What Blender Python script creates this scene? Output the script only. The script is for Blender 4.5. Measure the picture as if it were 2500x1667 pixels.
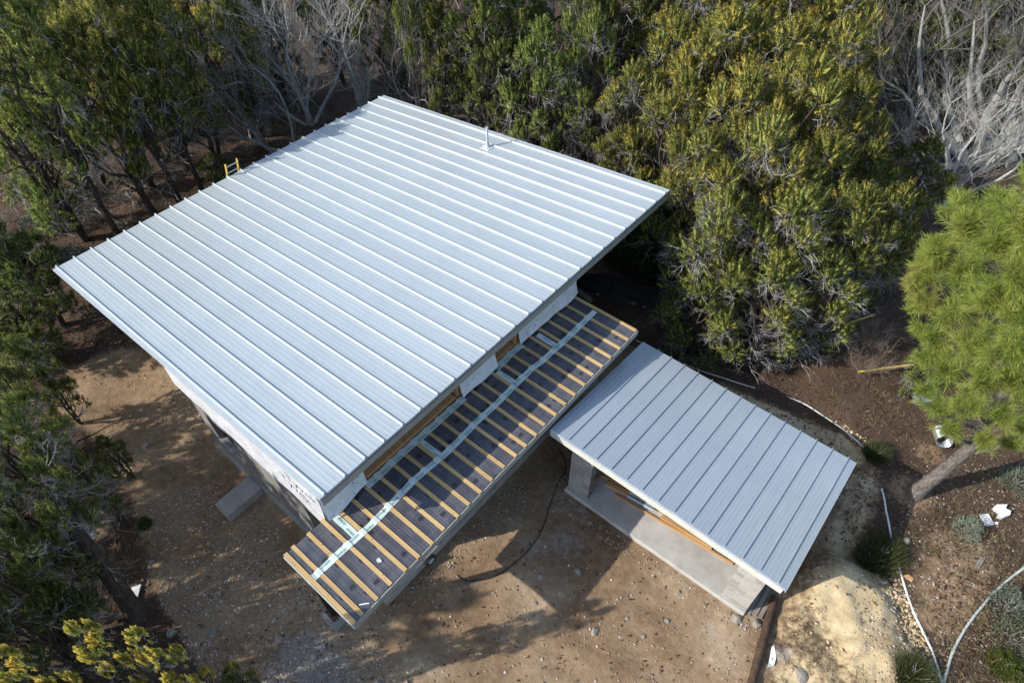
import bpy, math, random
import numpy as np
from mathutils import Vector, Matrix, noise as mnoise

sc = bpy.context.scene
for o in list(bpy.data.objects):
    bpy.data.objects.remove(o)
COL = sc.collection
rnd = random.Random(7)
rng = np.random.default_rng(11)

# ------------------------------------------------------------------ camera
CAM = np.array([6.325, -2.138, 15.028])
YAW, PIT, ROL, FPX = math.radians(130.168), math.radians(48.734), math.radians(-0.223), 1612.08
_f = np.array([math.cos(PIT) * math.cos(YAW), math.cos(PIT) * math.sin(YAW), -math.sin(PIT)])
_r = np.array([math.sin(YAW), -math.cos(YAW), 0.0])
_u = np.cross(_r, _f)
CR = math.cos(ROL) * _r + math.sin(ROL) * _u
CU = -math.sin(ROL) * _r + math.cos(ROL) * _u
cd = bpy.data.cameras.new('camera')
cam = bpy.data.objects.new('camera', cd)
COL.objects.link(cam)
M = Matrix.Identity(4)
for i in range(3):
    M[i][0], M[i][1], M[i][2], M[i][3] = CR[i], CU[i], -_f[i], CAM[i]
cam.matrix_world = M
cd.sensor_width = 36
cd.lens = FPX / 2500 * 36
cd.clip_end = 1000
sc.camera = cam

# ------------------------------------------------------------------ light
SUN_EL, SUN_AZ = math.radians(33.5), (-0.56, -0.83)
w = bpy.data.worlds.new('World')
sc.world = w
w.use_nodes = True
nt = w.node_tree
sky = nt.nodes.new('ShaderNodeTexSky')
sky.sky_type = 'NISHITA'
sky.sun_disc = False
sky.sun_elevation = SUN_EL
sky.sun_rotation = math.atan2(SUN_AZ[0], SUN_AZ[1])
bg = nt.nodes['Background']
bg.inputs['Strength'].default_value = 0.15
nt.links.new(sky.outputs[0], bg.inputs['Color'])
sd = bpy.data.lights.new('sun', 'SUN')
sd.energy = 3.5
sd.angle = math.radians(0.5)
sd.color = (1.0, 0.945, 0.86)
sun = bpy.data.objects.new('sun', sd)
COL.objects.link(sun)
sun.location = (-20, -30, 30)
_d = Vector((-SUN_AZ[0] * math.cos(SUN_EL), -SUN_AZ[1] * math.cos(SUN_EL), -math.sin(SUN_EL)))
sun.rotation_euler = _d.to_track_quat('-Z', 'Y').to_euler()
sc.view_settings.view_transform = 'Standard'
sc.view_settings.look = 'None'
sc.view_settings.exposure = 0.66
sc.view_settings.gamma = 1.0
sc.view_settings.use_curve_mapping = False
try:
    sc.cycles.max_bounces = 5
    sc.cycles.diffuse_bounces = 3
    sc.cycles.transparent_max_bounces = 4
except Exception:
    pass

# ------------------------------------------------------------------ helpers
PX = 2500 / 2352.0


def ray(x, y):
    """direction through a point of the photograph (2352 px wide)"""
    return _f + CR * ((x * PX - 1250) / FPX) - CU * ((y * PX - 833.5) / FPX)


def at(x, y, z=0.0):
    d = ray(x, y)
    t = (z - CAM[2]) / d[2]
    return CAM + d * t


def on(x, y, dz=0.0):
    """the same, on the terrain"""
    z = 0.0
    for _ in range(6):
        P = at(x, y, z)
        z = gz(P[0], P[1])
    P[2] = z + dz
    return P


def inpoly(x, y, poly):
    c = False
    n = len(poly)
    for i in range(n):
        x1, y1 = poly[i]
        x2, y2 = poly[(i + 1) % n]
        if (y1 > y) != (y2 > y) and x < (x2 - x1) * (y - y1) / (y2 - y1) + x1:
            c = not c
    return c


def segdist(x, y, pts, closed=True):
    d = 1e18
    m = len(pts)
    for i in range(m if closed else m - 1):
        ax, ay = pts[i]
        bx, by = pts[(i + 1) % m]
        vx, vy = bx - ax, by - ay
        t = np.clip(((x - ax) * vx + (y - ay) * vy) / (vx * vx + vy * vy + 1e-12), 0, 1)
        d = np.minimum(d, (x - ax - t * vx) ** 2 + (y - ay - t * vy) ** 2)
    return np.sqrt(d)


def smooth(a, b, x):
    t = np.clip((x - a) / (b - a), 0, 1)
    return t * t * (3 - 2 * t)


def poly_of(pts, z=0.0):
    return [tuple(at(x, y, z)[:2]) for x, y in pts]


# ridge of the pale spoil bank (its crest drops off towards the pipe on its right)
CREST = poly_of([(1895, 1290), (1960, 1300), (2010, 1350), (2035, 1440), (2050, 1520), (2075, 1640)], 0.7)
_tp = at(2110, 1450, 0.2)
(_ax, _ay), (_bx, _by) = CREST[2], CREST[3]
CREST_SIDE = 1 if (_bx - _ax) * (_tp[1] - _ay) - (_by - _ay) * (_tp[0] - _ax) > 0 else -1
BANK = poly_of([(1575, 836), (1700, 885), (1810, 925), (1900, 975), (1990, 1045), (2010, 1090), (1990, 1160), (1975, 1240)], 0.4)


def terrain(x, y):
    """height of the ground: nearly flat yard, bank behind the shed, pale spoil bank on the right"""
    x = np.asarray(x, float)
    y = np.asarray(y, float)
    z = 0.05 * np.sin(x * 0.35 + 1) * np.cos(y * 0.3) * smooth(0, 6, np.hypot(np.maximum(0, np.abs(x + 1) - 9), np.maximum(0, np.abs(y - 3) - 8)))
    # raised ground beyond the bank (to the right and behind the shed)
    s = (x - 7.6) * 0.8 + (y - 8.9) * 0.6
    z = z + 0.38 * smooth(-0.2, 1.0, s)
    # spoil bank: gentle on the yard side, dropping off steeply towards the pipe
    best = np.full(x.shape, 1e18)
    sgn = np.ones(x.shape)
    for (ax, ay), (bx, by) in zip(CREST[:-1], CREST[1:]):
        vx, vy = bx - ax, by - ay
        t = np.clip(((x - ax) * vx + (y - ay) * vy) / (vx * vx + vy * vy), 0, 1)
        dx, dy = x - ax - t * vx, y - ay - t * vy
        d2 = dx * dx + dy * dy
        cr = vx * dy - vy * dx
        k = d2 < best
        best = np.where(k, d2, best)
        sgn = np.where(k, np.sign(cr), sgn)
    d = np.sqrt(best)
    yardside = np.exp(-(d / 1.5) ** 2)
    toeside = 1 - smooth(0.0, 0.75, d)
    foot = smooth(-0.05, 0.9, (x - 7.28) * 0.977 + (y - 5.74) * 0.214)      # level ground left of the rusty pole
    z = z + 0.56 * foot * np.where(sgn * CREST_SIDE > 0, toeside, yardside)
    return z


def link(o):
    COL.objects.link(o)
    return o


def tag(o, label=None, cat=None, group=None, kind=None):
    if label:
        o['label'] = label
    if cat:
        o['category'] = cat
    if group:
        o['group'] = group
    if kind:
        o['kind'] = kind
    return o


def empty(name, loc=(0, 0, 0), rz=0.0, parent=None):
    o = bpy.data.objects.new(name, None)
    o.location = loc
    o.rotation_euler = (0, 0, rz)
    o.empty_display_size = 0.2
    if parent:
        o.parent = parent
    return link(o)


class MB:
    """collects geometry in plain lists -> one mesh object"""

    def __init__(s):
        s.v, s.f, s.m = [], [], []

    def add(s, vs, fs, mi=0):
        b = len(s.v)
        s.v.extend([tuple(map(float, v)) for v in vs])
        s.f.extend([tuple(b + i for i in f) for f in fs])
        s.m.extend([mi] * len(fs))

    def box(s, lo, hi, mi=0):
        x0, y0, z0 = lo
        x1, y1, z1 = hi
        s.add([(x0, y0, z0), (x1, y0, z0), (x1, y1, z0), (x0, y1, z0), (x0, y0, z1), (x1, y0, z1), (x1, y1, z1), (x0, y1, z1)],
              [(0, 3, 2, 1), (4, 5, 6, 7), (0, 1, 5, 4), (1, 2, 6, 5), (2, 3, 7, 6), (3, 0, 4, 7)], mi)

    def hexa(s, bot, top, mi=0):
        """bot/top: four corners each, counter-clockwise from above"""
        s.add(list(bot) + list(top), [(0, 3, 2, 1), (4, 5, 6, 7), (0, 1, 5, 4), (1, 2, 6, 5), (2, 3, 7, 6), (3, 0, 4, 7)], mi)

    def bar(s, a, b, w_, h_, up=(0, 0, 1), mi=0):
        a, b, up = Vector(a), Vector(b), Vector(up)
        d = (b - a).normalized()
        sd_ = d.cross(up)
        if sd_.length < 1e-4:
            sd_ = d.cross(Vector((1, 0, 0)))
        sd_.normalize()
        u_ = sd_.cross(d).normalized()
        A, B = sd_ * (w_ / 2), u_ * (h_ / 2)
        q = lambda c: [c - A - B, c + A - B, c + A + B, c - A + B]
        s.add(q(a) + q(b), [(0, 1, 2, 3), (7, 6, 5, 4), (0, 4, 5, 1), (1, 5, 6, 2), (2, 6, 7, 3), (3, 7, 4, 0)], mi)

    def tube(s, pts, rad, n=6, caps=True, mi=0):
        pts = [Vector(p) for p in pts]
        m = len(pts)
        rad = [rad] * m if isinstance(rad, (int, float)) else rad
        b = len(s.v)
        ref = Vector((0, 0, 1))
        rings = []
        prev = None
        for i, p in enumerate(pts):
            d = (pts[min(i + 1, m - 1)] - pts[max(i - 1, 0)]).normalized()
            if prev is None:
                x = d.cross(ref)
                if x.length < 1e-3:
                    x = d.cross(Vector((1, 0, 0)))
            else:
                x = prev - d * prev.dot(d)
            x.normalize()
            prev = x
            y = d.cross(x)
            rings.append([p + (x * math.cos(2 * math.pi * k / n) + y * math.sin(2 * math.pi * k / n)) * rad[i] for k in range(n)])
        vs = [v for r_ in rings for v in r_]
        fs = []
        for i in range(m - 1):
            for k in range(n):
                k2 = (k + 1) % n
                fs.append((i * n + k, i * n + k2, (i + 1) * n + k2, (i + 1) * n + k))
        if caps:
            fs.append(tuple(range(n - 1, -1, -1)))
            fs.append(tuple((m - 1) * n + k for k in range(n)))
        s.add(vs, fs, mi)

    def mesh(s, name, mats, smooth_=False):
        me = bpy.data.meshes.new(name)
        me.from_pydata(s.v, [], s.f)
        for m in (mats if isinstance(mats, (list, tuple)) else [mats]):
            me.materials.append(m)
        if any(s.m):
            me.polygons.foreach_set('material_index', s.m)
        if smooth_:
            me.polygons.foreach_set('use_smooth', [True] * len(me.polygons))
        me.update()
        return me

    def build(s, name, mats, parent=None, loc=None, smooth_=False, bevel=0):
        o = bpy.data.objects.new(name, s.mesh(name, mats, smooth_))
        if parent is not None:
            o.parent = parent
        if loc is not None:
            o.location = loc
        if bevel:
            b = o.modifiers.new('bevel', 'BEVEL')
            b.width = bevel
            b.segments = 2
            b.limit_method = 'ANGLE'
        return link(o)


def obj(name, me, parent=None, loc=(0, 0, 0), rot=(0, 0, 0), scale=(1, 1, 1)):
    o = bpy.data.objects.new(name, me)
    o.location, o.rotation_euler, o.scale = loc, rot, scale
    if parent is not None:
        o.parent = parent
    return link(o)


def quads_mesh(name, V, mats, val=None, n=4, mi=None, nrm=None):
    """V: (N*n,3) array, consecutive n-gons"""
    N = len(V) // n
    me = bpy.data.meshes.new(name)
    me.vertices.add(N * n)
    me.vertices.foreach_set('co', np.ascontiguousarray(V, dtype=np.float32).ravel())
    me.loops.add(N * n)
    me.loops.foreach_set('vertex_index', np.arange(N * n, dtype=np.int32))
    me.polygons.add(N)
    me.polygons.foreach_set('loop_start', np.arange(0, N * n, n, dtype=np.int32))
    me.polygons.foreach_set('loop_total', np.full(N, n, dtype=np.int32))
    if mi is not None:
        me.polygons.foreach_set('material_index', np.asarray(mi, dtype=np.int32))
    me.update(calc_edges=True)
    for m in (mats if isinstance(mats, (list, tuple)) else [mats]):
        me.materials.append(m)
    if val is not None:
        a = me.attributes.new('val', 'FLOAT', 'FACE')
        a.data.foreach_set('value', np.asarray(val, dtype=np.float32))
    if nrm is not None:
        me.polygons.foreach_set('use_smooth', np.ones(N, bool))
        me.normals_split_custom_set(np.repeat(nrm, n, axis=0).astype(np.float32))
    return me


# ------------------------------------------------------------------ materials
def rgb(h):
    """sRGB 0..255 -> linear"""
    return tuple(((c / 255) / 12.92 if c / 255 <= 0.04045 else ((c / 255 + 0.055) / 1.055) ** 2.4) for c in h)


class NT:
    def __init__(s, name):
        s.m = bpy.data.materials.new(name)
        s.m.use_nodes = True
        s.t = s.m.node_tree
        s.b = s.t.nodes['Principled BSDF']
        s.out = s.t.nodes['Material Output']

    def n(s, kind, **kw):
        nd = s.t.nodes.new('ShaderNode' + kind)
        for k, v in kw.items():
            if k in nd.inputs.keys() if isinstance(k, str) else False:
                nd.inputs[k].default_value = v
            else:
                setattr(nd, k, v)
        return nd

    def l(s, a, b):
        s.t.links.new(a, b)

    def coords(s, kind='Object', scale=(1, 1, 1)):
        tc = s.n('TexCoord')
        mp = s.n('Mapping')
        mp.inputs['Scale'].default_value = scale
        s.l(tc.outputs[kind], mp.inputs[0])
        return mp.outputs[0]

    def noise(s, co, scale, detail=4, rough=0.6):
        nd = s.n('TexNoise')
        nd.inputs['Scale'].default_value = scale
        nd.inputs['Detail'].default_value = detail
        nd.inputs['Roughness'].default_value = rough
        s.l(co, nd.inputs['Vector'])
        return nd.outputs['Fac']

    def ramp(s, fac, stops, interp='LINEAR'):
        nd = s.n('ValToRGB')
        nd.color_ramp.interpolation = interp
        e = nd.color_ramp.elements
        while len(e) < len(stops):
            e.new(0.5)
        for el, (p, c) in zip(e, stops):
            el.position = p
            el.color = (*c, 1) if len(c) == 3 else c
        s.l(fac, nd.inputs['Fac'])
        return nd.outputs['Color']

    def mix(s, fac, a, b, blend='MIX'):
        nd = s.n('Mix', data_type='RGBA', blend_type=blend)
        for v, i in ((fac, 0), (a, 6), (b, 7)):
            if isinstance(v, (int, float)):
                nd.inputs[i].default_value = v
            elif isinstance(v, tuple):
                nd.inputs[i].default_value = (*v, 1) if len(v) == 3 else v
            else:
                s.l(v, nd.inputs[i])
        return nd.outputs[2]

    def math(s, op, a, b=0.0, c=None):
        nd = s.n('Math', operation=op)
        for i, v in enumerate((a, b) if c is None else (a, b, c)):
            if isinstance(v, (int, float)):
                nd.inputs[i].default_value = v
            else:
                s.l(v, nd.inputs[i])
        return nd.outputs[0]

    def bump(s, h, strength=0.3, dist=0.02):
        nd = s.n('Bump')
        nd.inputs['Strength'].default_value = strength
        nd.inputs['Distance'].default_value = dist
        s.l(h, nd.inputs['Height'])
        s.l(nd.outputs[0], s.b.inputs['Normal'])

    def base(s, c):
        if isinstance(c, tuple):
            s.b.inputs['Base Color'].default_value = (*c, 1)
        else:
            s.l(c, s.b.inputs['Base Color'])

    def p(s, **kw):
        for k, v in kw.items():
            s.b.inputs[k.replace('_', ' ')].default_value = v
        return s


def noisy(name, c1, c2, scale=6, rough=0.85, detail=5, stretch=(1, 1, 1), bump=0.2, bscale=None, metallic=0.0, spec=0.3, dist=0.01, objrand=0.0, lo=0.3, hi=0.7):
    m = NT(name)
    co = m.coords('Object', stretch)
    f = m.noise(co, scale, detail)
    col = m.ramp(f, [(lo, c1), (hi, c2)])
    if objrand:
        oi = m.n('ObjectInfo')
        k = m.math('MULTIPLY_ADD', oi.outputs['Random'], objrand, 1 - objrand / 2)
        vm = m.n('VectorMath', operation='SCALE')
        m.l(col, vm.inputs[0])
        m.l(k, vm.inputs['Scale'])
        col = vm.outputs[0]
    m.base(col)
    if bump:
        m.bump(m.noise(co, bscale or scale * 4, 4), bump, dist)
    m.p(Roughness=rough, Metallic=metallic, Specular_IOR_Level=spec)
    return m.m


def metal_roof(name, c1, c2, metallic, rough, axis):
    m = NT(name)
    co = m.coords('Object')
    big = m.noise(co, 0.55, 3)
    st = m.coords('Object', (1.2, 18, 1) if axis == 'x' else (18, 1.2, 1))
    fine = m.noise(st, 1.5, 4)
    f = m.math('MULTIPLY_ADD', fine, 0.5, m.math('MULTIPLY', big, 0.5))
    oi = m.n('ObjectInfo')
    vm = m.n('VectorMath', operation='SCALE')
    m.l(m.ramp(f, [(0.35, c1), (0.65, c2)]), vm.inputs[0])
    m.l(m.math('MULTIPLY_ADD', oi.outputs['Random'], 0.07, 0.965), vm.inputs['Scale'])
    m.base(vm.outputs[0])
    rr = m.math('MULTIPLY_ADD', fine, 0.12, rough - 0.06)
    m.l(rr, m.b.inputs['Roughness'])
    sp = m.noise(co, 90, 2)
    m.bump(m.math('ADD', m.math('MULTIPLY', big, 1.0), m.math('MULTIPLY', sp, 0.04)), 0.22, 0.02)
    m.p(Metallic=metallic, Specular_IOR_Level=0.5)
    return m.m


MAT = {}
MAT['roof'] = metal_roof('galvalume_roof', (0.43, 0.485, 0.505), (0.49, 0.545, 0.565), 0.30, 0.45, 'x')
MAT['shedroof'] = metal_roof('galvalume_shed', (0.40, 0.455, 0.50), (0.47, 0.525, 0.565), 0.35, 0.42, 'y')
MAT['drip'] = noisy('drip_edge_metal', (0.55, 0.6, 0.63), (0.7, 0.74, 0.77), 3, rough=0.4, metallic=0.4, bump=0)
MAT['fascia'] = noisy('painted_fascia', (0.24, 0.245, 0.225), (0.30, 0.305, 0.28), 3, rough=0.6, bump=0.05)
MAT['fascia_pale'] = noisy('pale_fascia', (0.50, 0.51, 0.46), (0.60, 0.61, 0.56), 3, rough=0.6, bump=0.05)
MAT['darktrim'] = noisy('blue_grey_trim', (0.10, 0.13, 0.16), (0.14, 0.17, 0.20), 3, rough=0.4, metallic=0.3, bump=0)
MAT['cmu'] = noisy('concrete_block', (0.28, 0.265, 0.25), (0.40, 0.385, 0.365), 14, rough=0.95, bump=0.5, bscale=160, objrand=0.34)
MAT['mortar'] = noisy('mortar', (0.44, 0.43, 0.41), (0.54, 0.53, 0.51), 20, rough=0.95)
MAT['concrete'] = noisy('slab_concrete', (0.34, 0.325, 0.30), (0.50, 0.485, 0.455), 2.2, rough=0.9, bump=0.25, bscale=60, detail=8)
MAT['step'] = noisy('step_concrete', (0.27, 0.25, 0.225), (0.38, 0.35, 0.32), 3, rough=0.9, bump=0.3, bscale=50, detail=8)
MAT['batten'] = noisy('pine_batten', (0.44, 0.295, 0.13), (0.60, 0.425, 0.205), 3, rough=0.75, stretch=(0.35, 9, 9), bump=0.1, objrand=0.22, spec=0.2)
MAT['lumber'] = noisy('lumber', (0.40, 0.22, 0.09), (0.60, 0.38, 0.19), 3, rough=0.8, stretch=(0.4, 8, 8), bump=0.15, objrand=0.4, spec=0.2)
MAT['oldwood'] = noisy('weathered_wood', (0.16, 0.14, 0.115), (0.33, 0.30, 0.26), 3, rough=0.9, stretch=(10, 0.6, 10), bump=0.3, objrand=0.3, spec=0.15)
MAT['osb'] = noisy('osb_sheet', (0.17, 0.07, 0.03), (0.42, 0.22, 0.10), 26, rough=0.85, stretch=(1, 0.45, 1), bump=0.2, spec=0.2, lo=0.25, hi=0.75)
MAT['rust'] = noisy('rusty_steel', (0.045, 0.03, 0.022), (0.13, 0.08, 0.05), 9, rough=0.8, bump=0.3, bscale=70, metallic=0.3)
MAT['black'] = noisy('black_rubber', (0.018, 0.018, 0.018), (0.03, 0.03, 0.03), 6, rough=0.6, bump=0)
MAT['steel'] = noisy('dark_steel', (0.02, 0.018, 0.016), (0.05, 0.04, 0.035), 6, rough=0.6, metallic=0.5, bump=0.1)
MAT['pvc'] = noisy('white_pvc', (0.62, 0.62, 0.60), (0.78, 0.78, 0.76), 4, rough=0.5, bump=0, lo=0.2, hi=0.6)
MAT['green_pvc'] = noisy('grey_green_pipe', (0.42, 0.46, 0.42), (0.58, 0.62, 0.58), 4, rough=0.5, bump=0)
MAT['foamwhite'] = noisy('white_foam', (0.66, 0.66, 0.66), (0.80, 0.80, 0.80), 6, rough=0.8, bump=0.2)
MAT['cloth'] = noisy('white_cloth', (0.60, 0.60, 0.58), (0.74, 0.74, 0.72), 5, rough=0.9, bump=0.3)
MAT['shadecloth'] = noisy('black_shade_cloth', (0.012, 0.013, 0.012), (0.035, 0.037, 0.035), 3, rough=0.7, bump=0.2, stretch=(1, 1, 4))
MAT['yellow'] = noisy('yellow_fibreglass', (0.50, 0.36, 0.07), (0.62, 0.46, 0.12), 4, rough=0.45, bump=0)
MAT['alu'] = noisy('aluminium', (0.5, 0.52, 0.54), (0.62, 0.64, 0.66), 5, rough=0.35, metallic=0.8, bump=0)
MAT['galv'] = noisy('galvanised_duct', (0.5, 0.54, 0.55), (0.68, 0.71, 0.72), 5, rough=0.32, metallic=0.85, bump=0)
MAT['vent'] = noisy('grey_pvc_vent', (0.42, 0.45, 0.47), (0.52, 0.55, 0.57), 4, rough=0.45, bump=0)
MAT['green_ink'] = NT('green_ink').p(Base_Color=(0.012, 0.22, 0.13, 1), Roughness=0.6).m
MAT['black_ink'] = NT('black_ink').p(Base_Color=(0.03, 0.035, 0.05, 1), Roughness=0.6).m
MAT['dark_in'] = NT('unlit_interior').p(Base_Color=(0.05, 0.05, 0.048, 1), Roughness=0.9).m
MAT['soffit'] = noisy('plywood_soffit', (0.22, 0.16, 0.10), (0.34, 0.25, 0.16), 4, rough=0.85)
MAT['rock'] = noisy('limestone', (0.20, 0.175, 0.145), (0.36, 0.33, 0.285), 6, rough=0.95, bump=0.5, bscale=30, objrand=0.35)
MAT['bark'] = noisy('juniper_bark', (0.035, 0.027, 0.021), (0.085, 0.068, 0.054), 5, rough=0.95, stretch=(3, 3, 0.5), bump=0.6, bscale=12, dist=0.03)
MAT['deadtwig'] = noisy('grey_dead_wood', (0.23, 0.22, 0.21), (0.44, 0.43, 0.41), 4, rough=0.9, bump=0)
MAT['barebark'] = noisy('pale_lichen_bark', (0.25, 0.25, 0.225), (0.43, 0.43, 0.395), 3, rough=0.95, bump=0.4, bscale=20, dist=0.02)
MAT['twig'] = noisy('bare_twig', (0.17, 0.16, 0.145), (0.31, 0.30, 0.28), 2, rough=0.9, bump=0)
MAT['browntwig'] = noisy('brown_twig', (0.16, 0.115, 0.085), (0.30, 0.24, 0.19), 2, rough=0.9, bump=0)
MAT['pinebark'] = noisy('pine_bark', (0.055, 0.045, 0.038), (0.225, 0.20, 0.18), 9, rough=0.95, stretch=(2, 2, 0.8), bump=0.9, bscale=9, dist=0.04)


def wrap_mat():
    m = NT('house_wrap')
    co = m.coords('Object')
    f = m.noise(co, 3.0, 5)
    m.base(m.ramp(f, [(0.3, (0.52, 0.54, 0.58)), (0.7, (0.72, 0.74, 0.77))]))
    cr = m.noise(m.coords('Object', (1, 1, 1.6)), 5.5, 6, 0.7)
    m.bump(cr, 0.55, 0.05)
    m.p(Roughness=0.55, Specular_IOR_Level=0.4)
    return m.m


def wall_mat():
    """rendered block side wall with vertical lime streaks"""
    m = NT('side_wall_block')
    co = m.coords('Object', (7, 7, 0.55))
    f = m.noise(co, 1.0, 6, 0.65)
    f2 = m.noise(m.coords('Object'), 1.3, 3)
    col = m.ramp(f, [(0.30, (0.155, 0.145, 0.135)), (0.55, (0.25, 0.24, 0.225)), (0.75, (0.42, 0.40, 0.38))])
    m.base(m.mix(m.math('MULTIPLY', f2, 0.5), col, (0.25, 0.235, 0.225)))
    m.bump(m.noise(m.coords('Object'), 60, 3), 0.4, 0.01)
    m.p(Roughness=0.95, Specular_IOR_Level=0.2)
    return m.m


def foam_mat():
    """dark foil-faced foam board with rows of small black print and ruled lines"""
    m = NT('foam_board')
    tc = m.n('TexCoord')
    sp = m.n('SeparateXYZ')
    m.l(tc.outputs['Object'], sp.inputs[0])
    X, Y = sp.outputs[0], sp.outputs[1]
    # ruled lines along the battens
    ln = m.math('LESS_THAN', m.math('ABSOLUTE', m.math('SUBTRACT', m.math('FRACT', m.math('MULTIPLY', Y, 1 / 0.117)), 0.5)), 0.035)
    # print: rows, broken into words, inside blocks
    row = m.math('FRACT', m.math('MULTIPLY', Y, 1 / 0.021))
    rowm = m.math('LESS_THAN', row, 0.5)
    cv = m.n('CombineXYZ')
    m.l(m.math('MULTIPLY', X, 46), cv.inputs[0])
    m.l(m.math('FLOOR', m.math('MULTIPLY', Y, 1 / 0.021)), cv.inputs[1])
    wn = m.n('TexNoise')
    wn.inputs['Scale'].default_value = 1.0
    wn.inputs['Detail'].default_value = 1
    m.l(cv.outputs[0], wn.inputs['Vector'])
    words = m.math('GREATER_THAN', wn.outputs['Fac'], 0.49)
    cb = m.n('CombineXYZ')
    m.l(m.math('FLOOR', m.math('MULTIPLY', X, 1 / 0.27)), cb.inputs[0])
    m.l(m.math('FLOOR', m.math('MULTIPLY', Y, 1 / 0.117)), cb.inputs[1])
    wh = m.n('TexWhiteNoise')
    m.l(cb.outputs[0], wh.inputs['Vector'])
    blk = m.math('GREATER_THAN', wh.outputs['Value'], 0.42)
    blk2 = m.math('GREATER_THAN', wh.outputs['Value'], 0.90)
    fx = m.math('FRACT', m.math('MULTIPLY', X, 1 / 0.27))
    logo = m.math('MULTIPLY', blk2, m.math('LESS_THAN', m.math('ABSOLUTE', m.math('SUBTRACT', fx, 0.5)), 0.16))
    ink = m.math('MULTIPLY', m.math('MULTIPLY', rowm, words), m.math('MULTIPLY', blk, m.math('LESS_THAN', fx, 0.86)))
    ink = m.math('MAXIMUM', m.math('MAXIMUM', m.math('MULTIPLY', ink, 0.8), m.math('MULTIPLY', ln, 0.8)), m.math('MULTIPLY', logo, 0.85))
    f = m.noise(m.coords('Object'), 2.2, 5)
    basec = m.ramp(f, [(0.3, (0.070, 0.074, 0.090)), (0.7, (0.130, 0.128, 0.145))])
    # splashes of mud and leaf bits
    md = m.noise(m.coords('Object'), 9, 6, 0.75)
    mud = m.ramp(md, [(0.62, (0, 0, 0)), (0.70, (1, 1, 1))])
    basec = m.mix(m.math('MULTIPLY', mud, 0.6), basec, (0.06, 0.045, 0.032))
    m.base(m.mix(ink, basec, (0.022, 0.022, 0.026)))
    m.p(Roughness=0.28, Specular_IOR_Level=0.5)
    return m.m


MAT['wrap'] = wrap_mat()
MAT['sidewall'] = wall_mat()
MAT['foam'] = foam_mat()
MAT['tape'] = noisy('pale_green_tape', (0.50, 0.60, 0.58), (0.64, 0.73, 0.71), 5, rough=0.5, bump=0.2, bscale=14)


def leaf_mat(name, stops, gold, trans=0.25):
    """foliage: per-spray tint ('val'), object colour r = how golden, g = brightness"""
    m = NT(name)
    a = m.n('Attribute', attribute_name='val')
    oi = m.n('ObjectInfo')
    so = m.n('SeparateColor')
    m.l(oi.outputs['Color'], so.inputs[0])
    val = a.outputs['Fac']
    col = m.ramp(m.math('FRACT', m.math('MULTIPLY', val, 7.31)), stops)
    co = m.coords('Object')
    patch = m.noise(co, 1.1, 3)
    g = m.math('MULTIPLY', m.math('MULTIPLY', val, so.outputs[0]), m.math('MULTIPLY_ADD', patch, 1.6, 0.2))
    col = m.mix(g, col, gold)
    vm = m.n('VectorMath', operation='SCALE')
    m.l(col, vm.inputs[0])
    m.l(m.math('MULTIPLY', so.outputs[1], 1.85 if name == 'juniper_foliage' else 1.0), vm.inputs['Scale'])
    m.base(vm.outputs[0])
    m.p(Roughness=0.62, Specular_IOR_Level=0.25)
    tr = m.n('BsdfTranslucent')
    m.l(vm.outputs[0], tr.inputs['Color'])
    mx = m.n('MixShader')
    mx.inputs[0].default_value = trans
    m.l(m.b.outputs[0], mx.inputs[1])
    m.l(tr.outputs[0], mx.inputs[2])
    m.l(mx.outputs[0], m.out.inputs['Surface'])
    return m.m


MAT['juniper'] = leaf_mat('juniper_foliage', [(0.0, (0.058, 0.090, 0.026)), (0.5, (0.106, 0.148, 0.040)), (1.0, (0.170, 0.210, 0.064))], (0.39, 0.295, 0.070), 0.36)
MAT['pine'] = leaf_mat('pine_needles', [(0.0, (0.115, 0.185, 0.030)), (0.6, (0.25, 0.335, 0.056)), (1.0, (0.36, 0.43, 0.090))], (0.48, 0.42, 0.13), 0.38)
MAT['broadleaf'] = leaf_mat('broadleaf_foliage', [(0.0, (0.026, 0.060, 0.012)), (0.6, (0.050, 0.100, 0.018)), (1.0, (0.095, 0.150, 0.035))], (0.16, 0.17, 0.03))
MAT['sage'] = leaf_mat('grey_green_foliage', [(0.0, (0.10, 0.125, 0.085)), (0.6, (0.17, 0.20, 0.15)), (1.0, (0.26, 0.29, 0.23))], (0.2, 0.2, 0.1), 0.1)
MAT['rushes'] = leaf_mat('dark_rush_blades', [(0.0, (0.022, 0.036, 0.012)), (0.6, (0.045, 0.066, 0.022)), (1.0, (0.09, 0.115, 0.05))], (0.2, 0.18, 0.06), 0.1)
MAT['drygrass'] = leaf_mat('dry_grass_blades', [(0.0, (0.13, 0.105, 0.06)), (0.6, (0.22, 0.18, 0.105)), (1.0, (0.20, 0.20, 0.09))], (0.2, 0.2, 0.1), 0.1)
MAT['litter'] = leaf_mat('fallen_leaves', [(0.0, (0.05, 0.028, 0.017)), (0.5, (0.10, 0.056, 0.034)), (0.85, (0.16, 0.098, 0.062)), (1.0, (0.26, 0.19, 0.14))], (0.2, 0.15, 0.1), 0.05)


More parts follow.
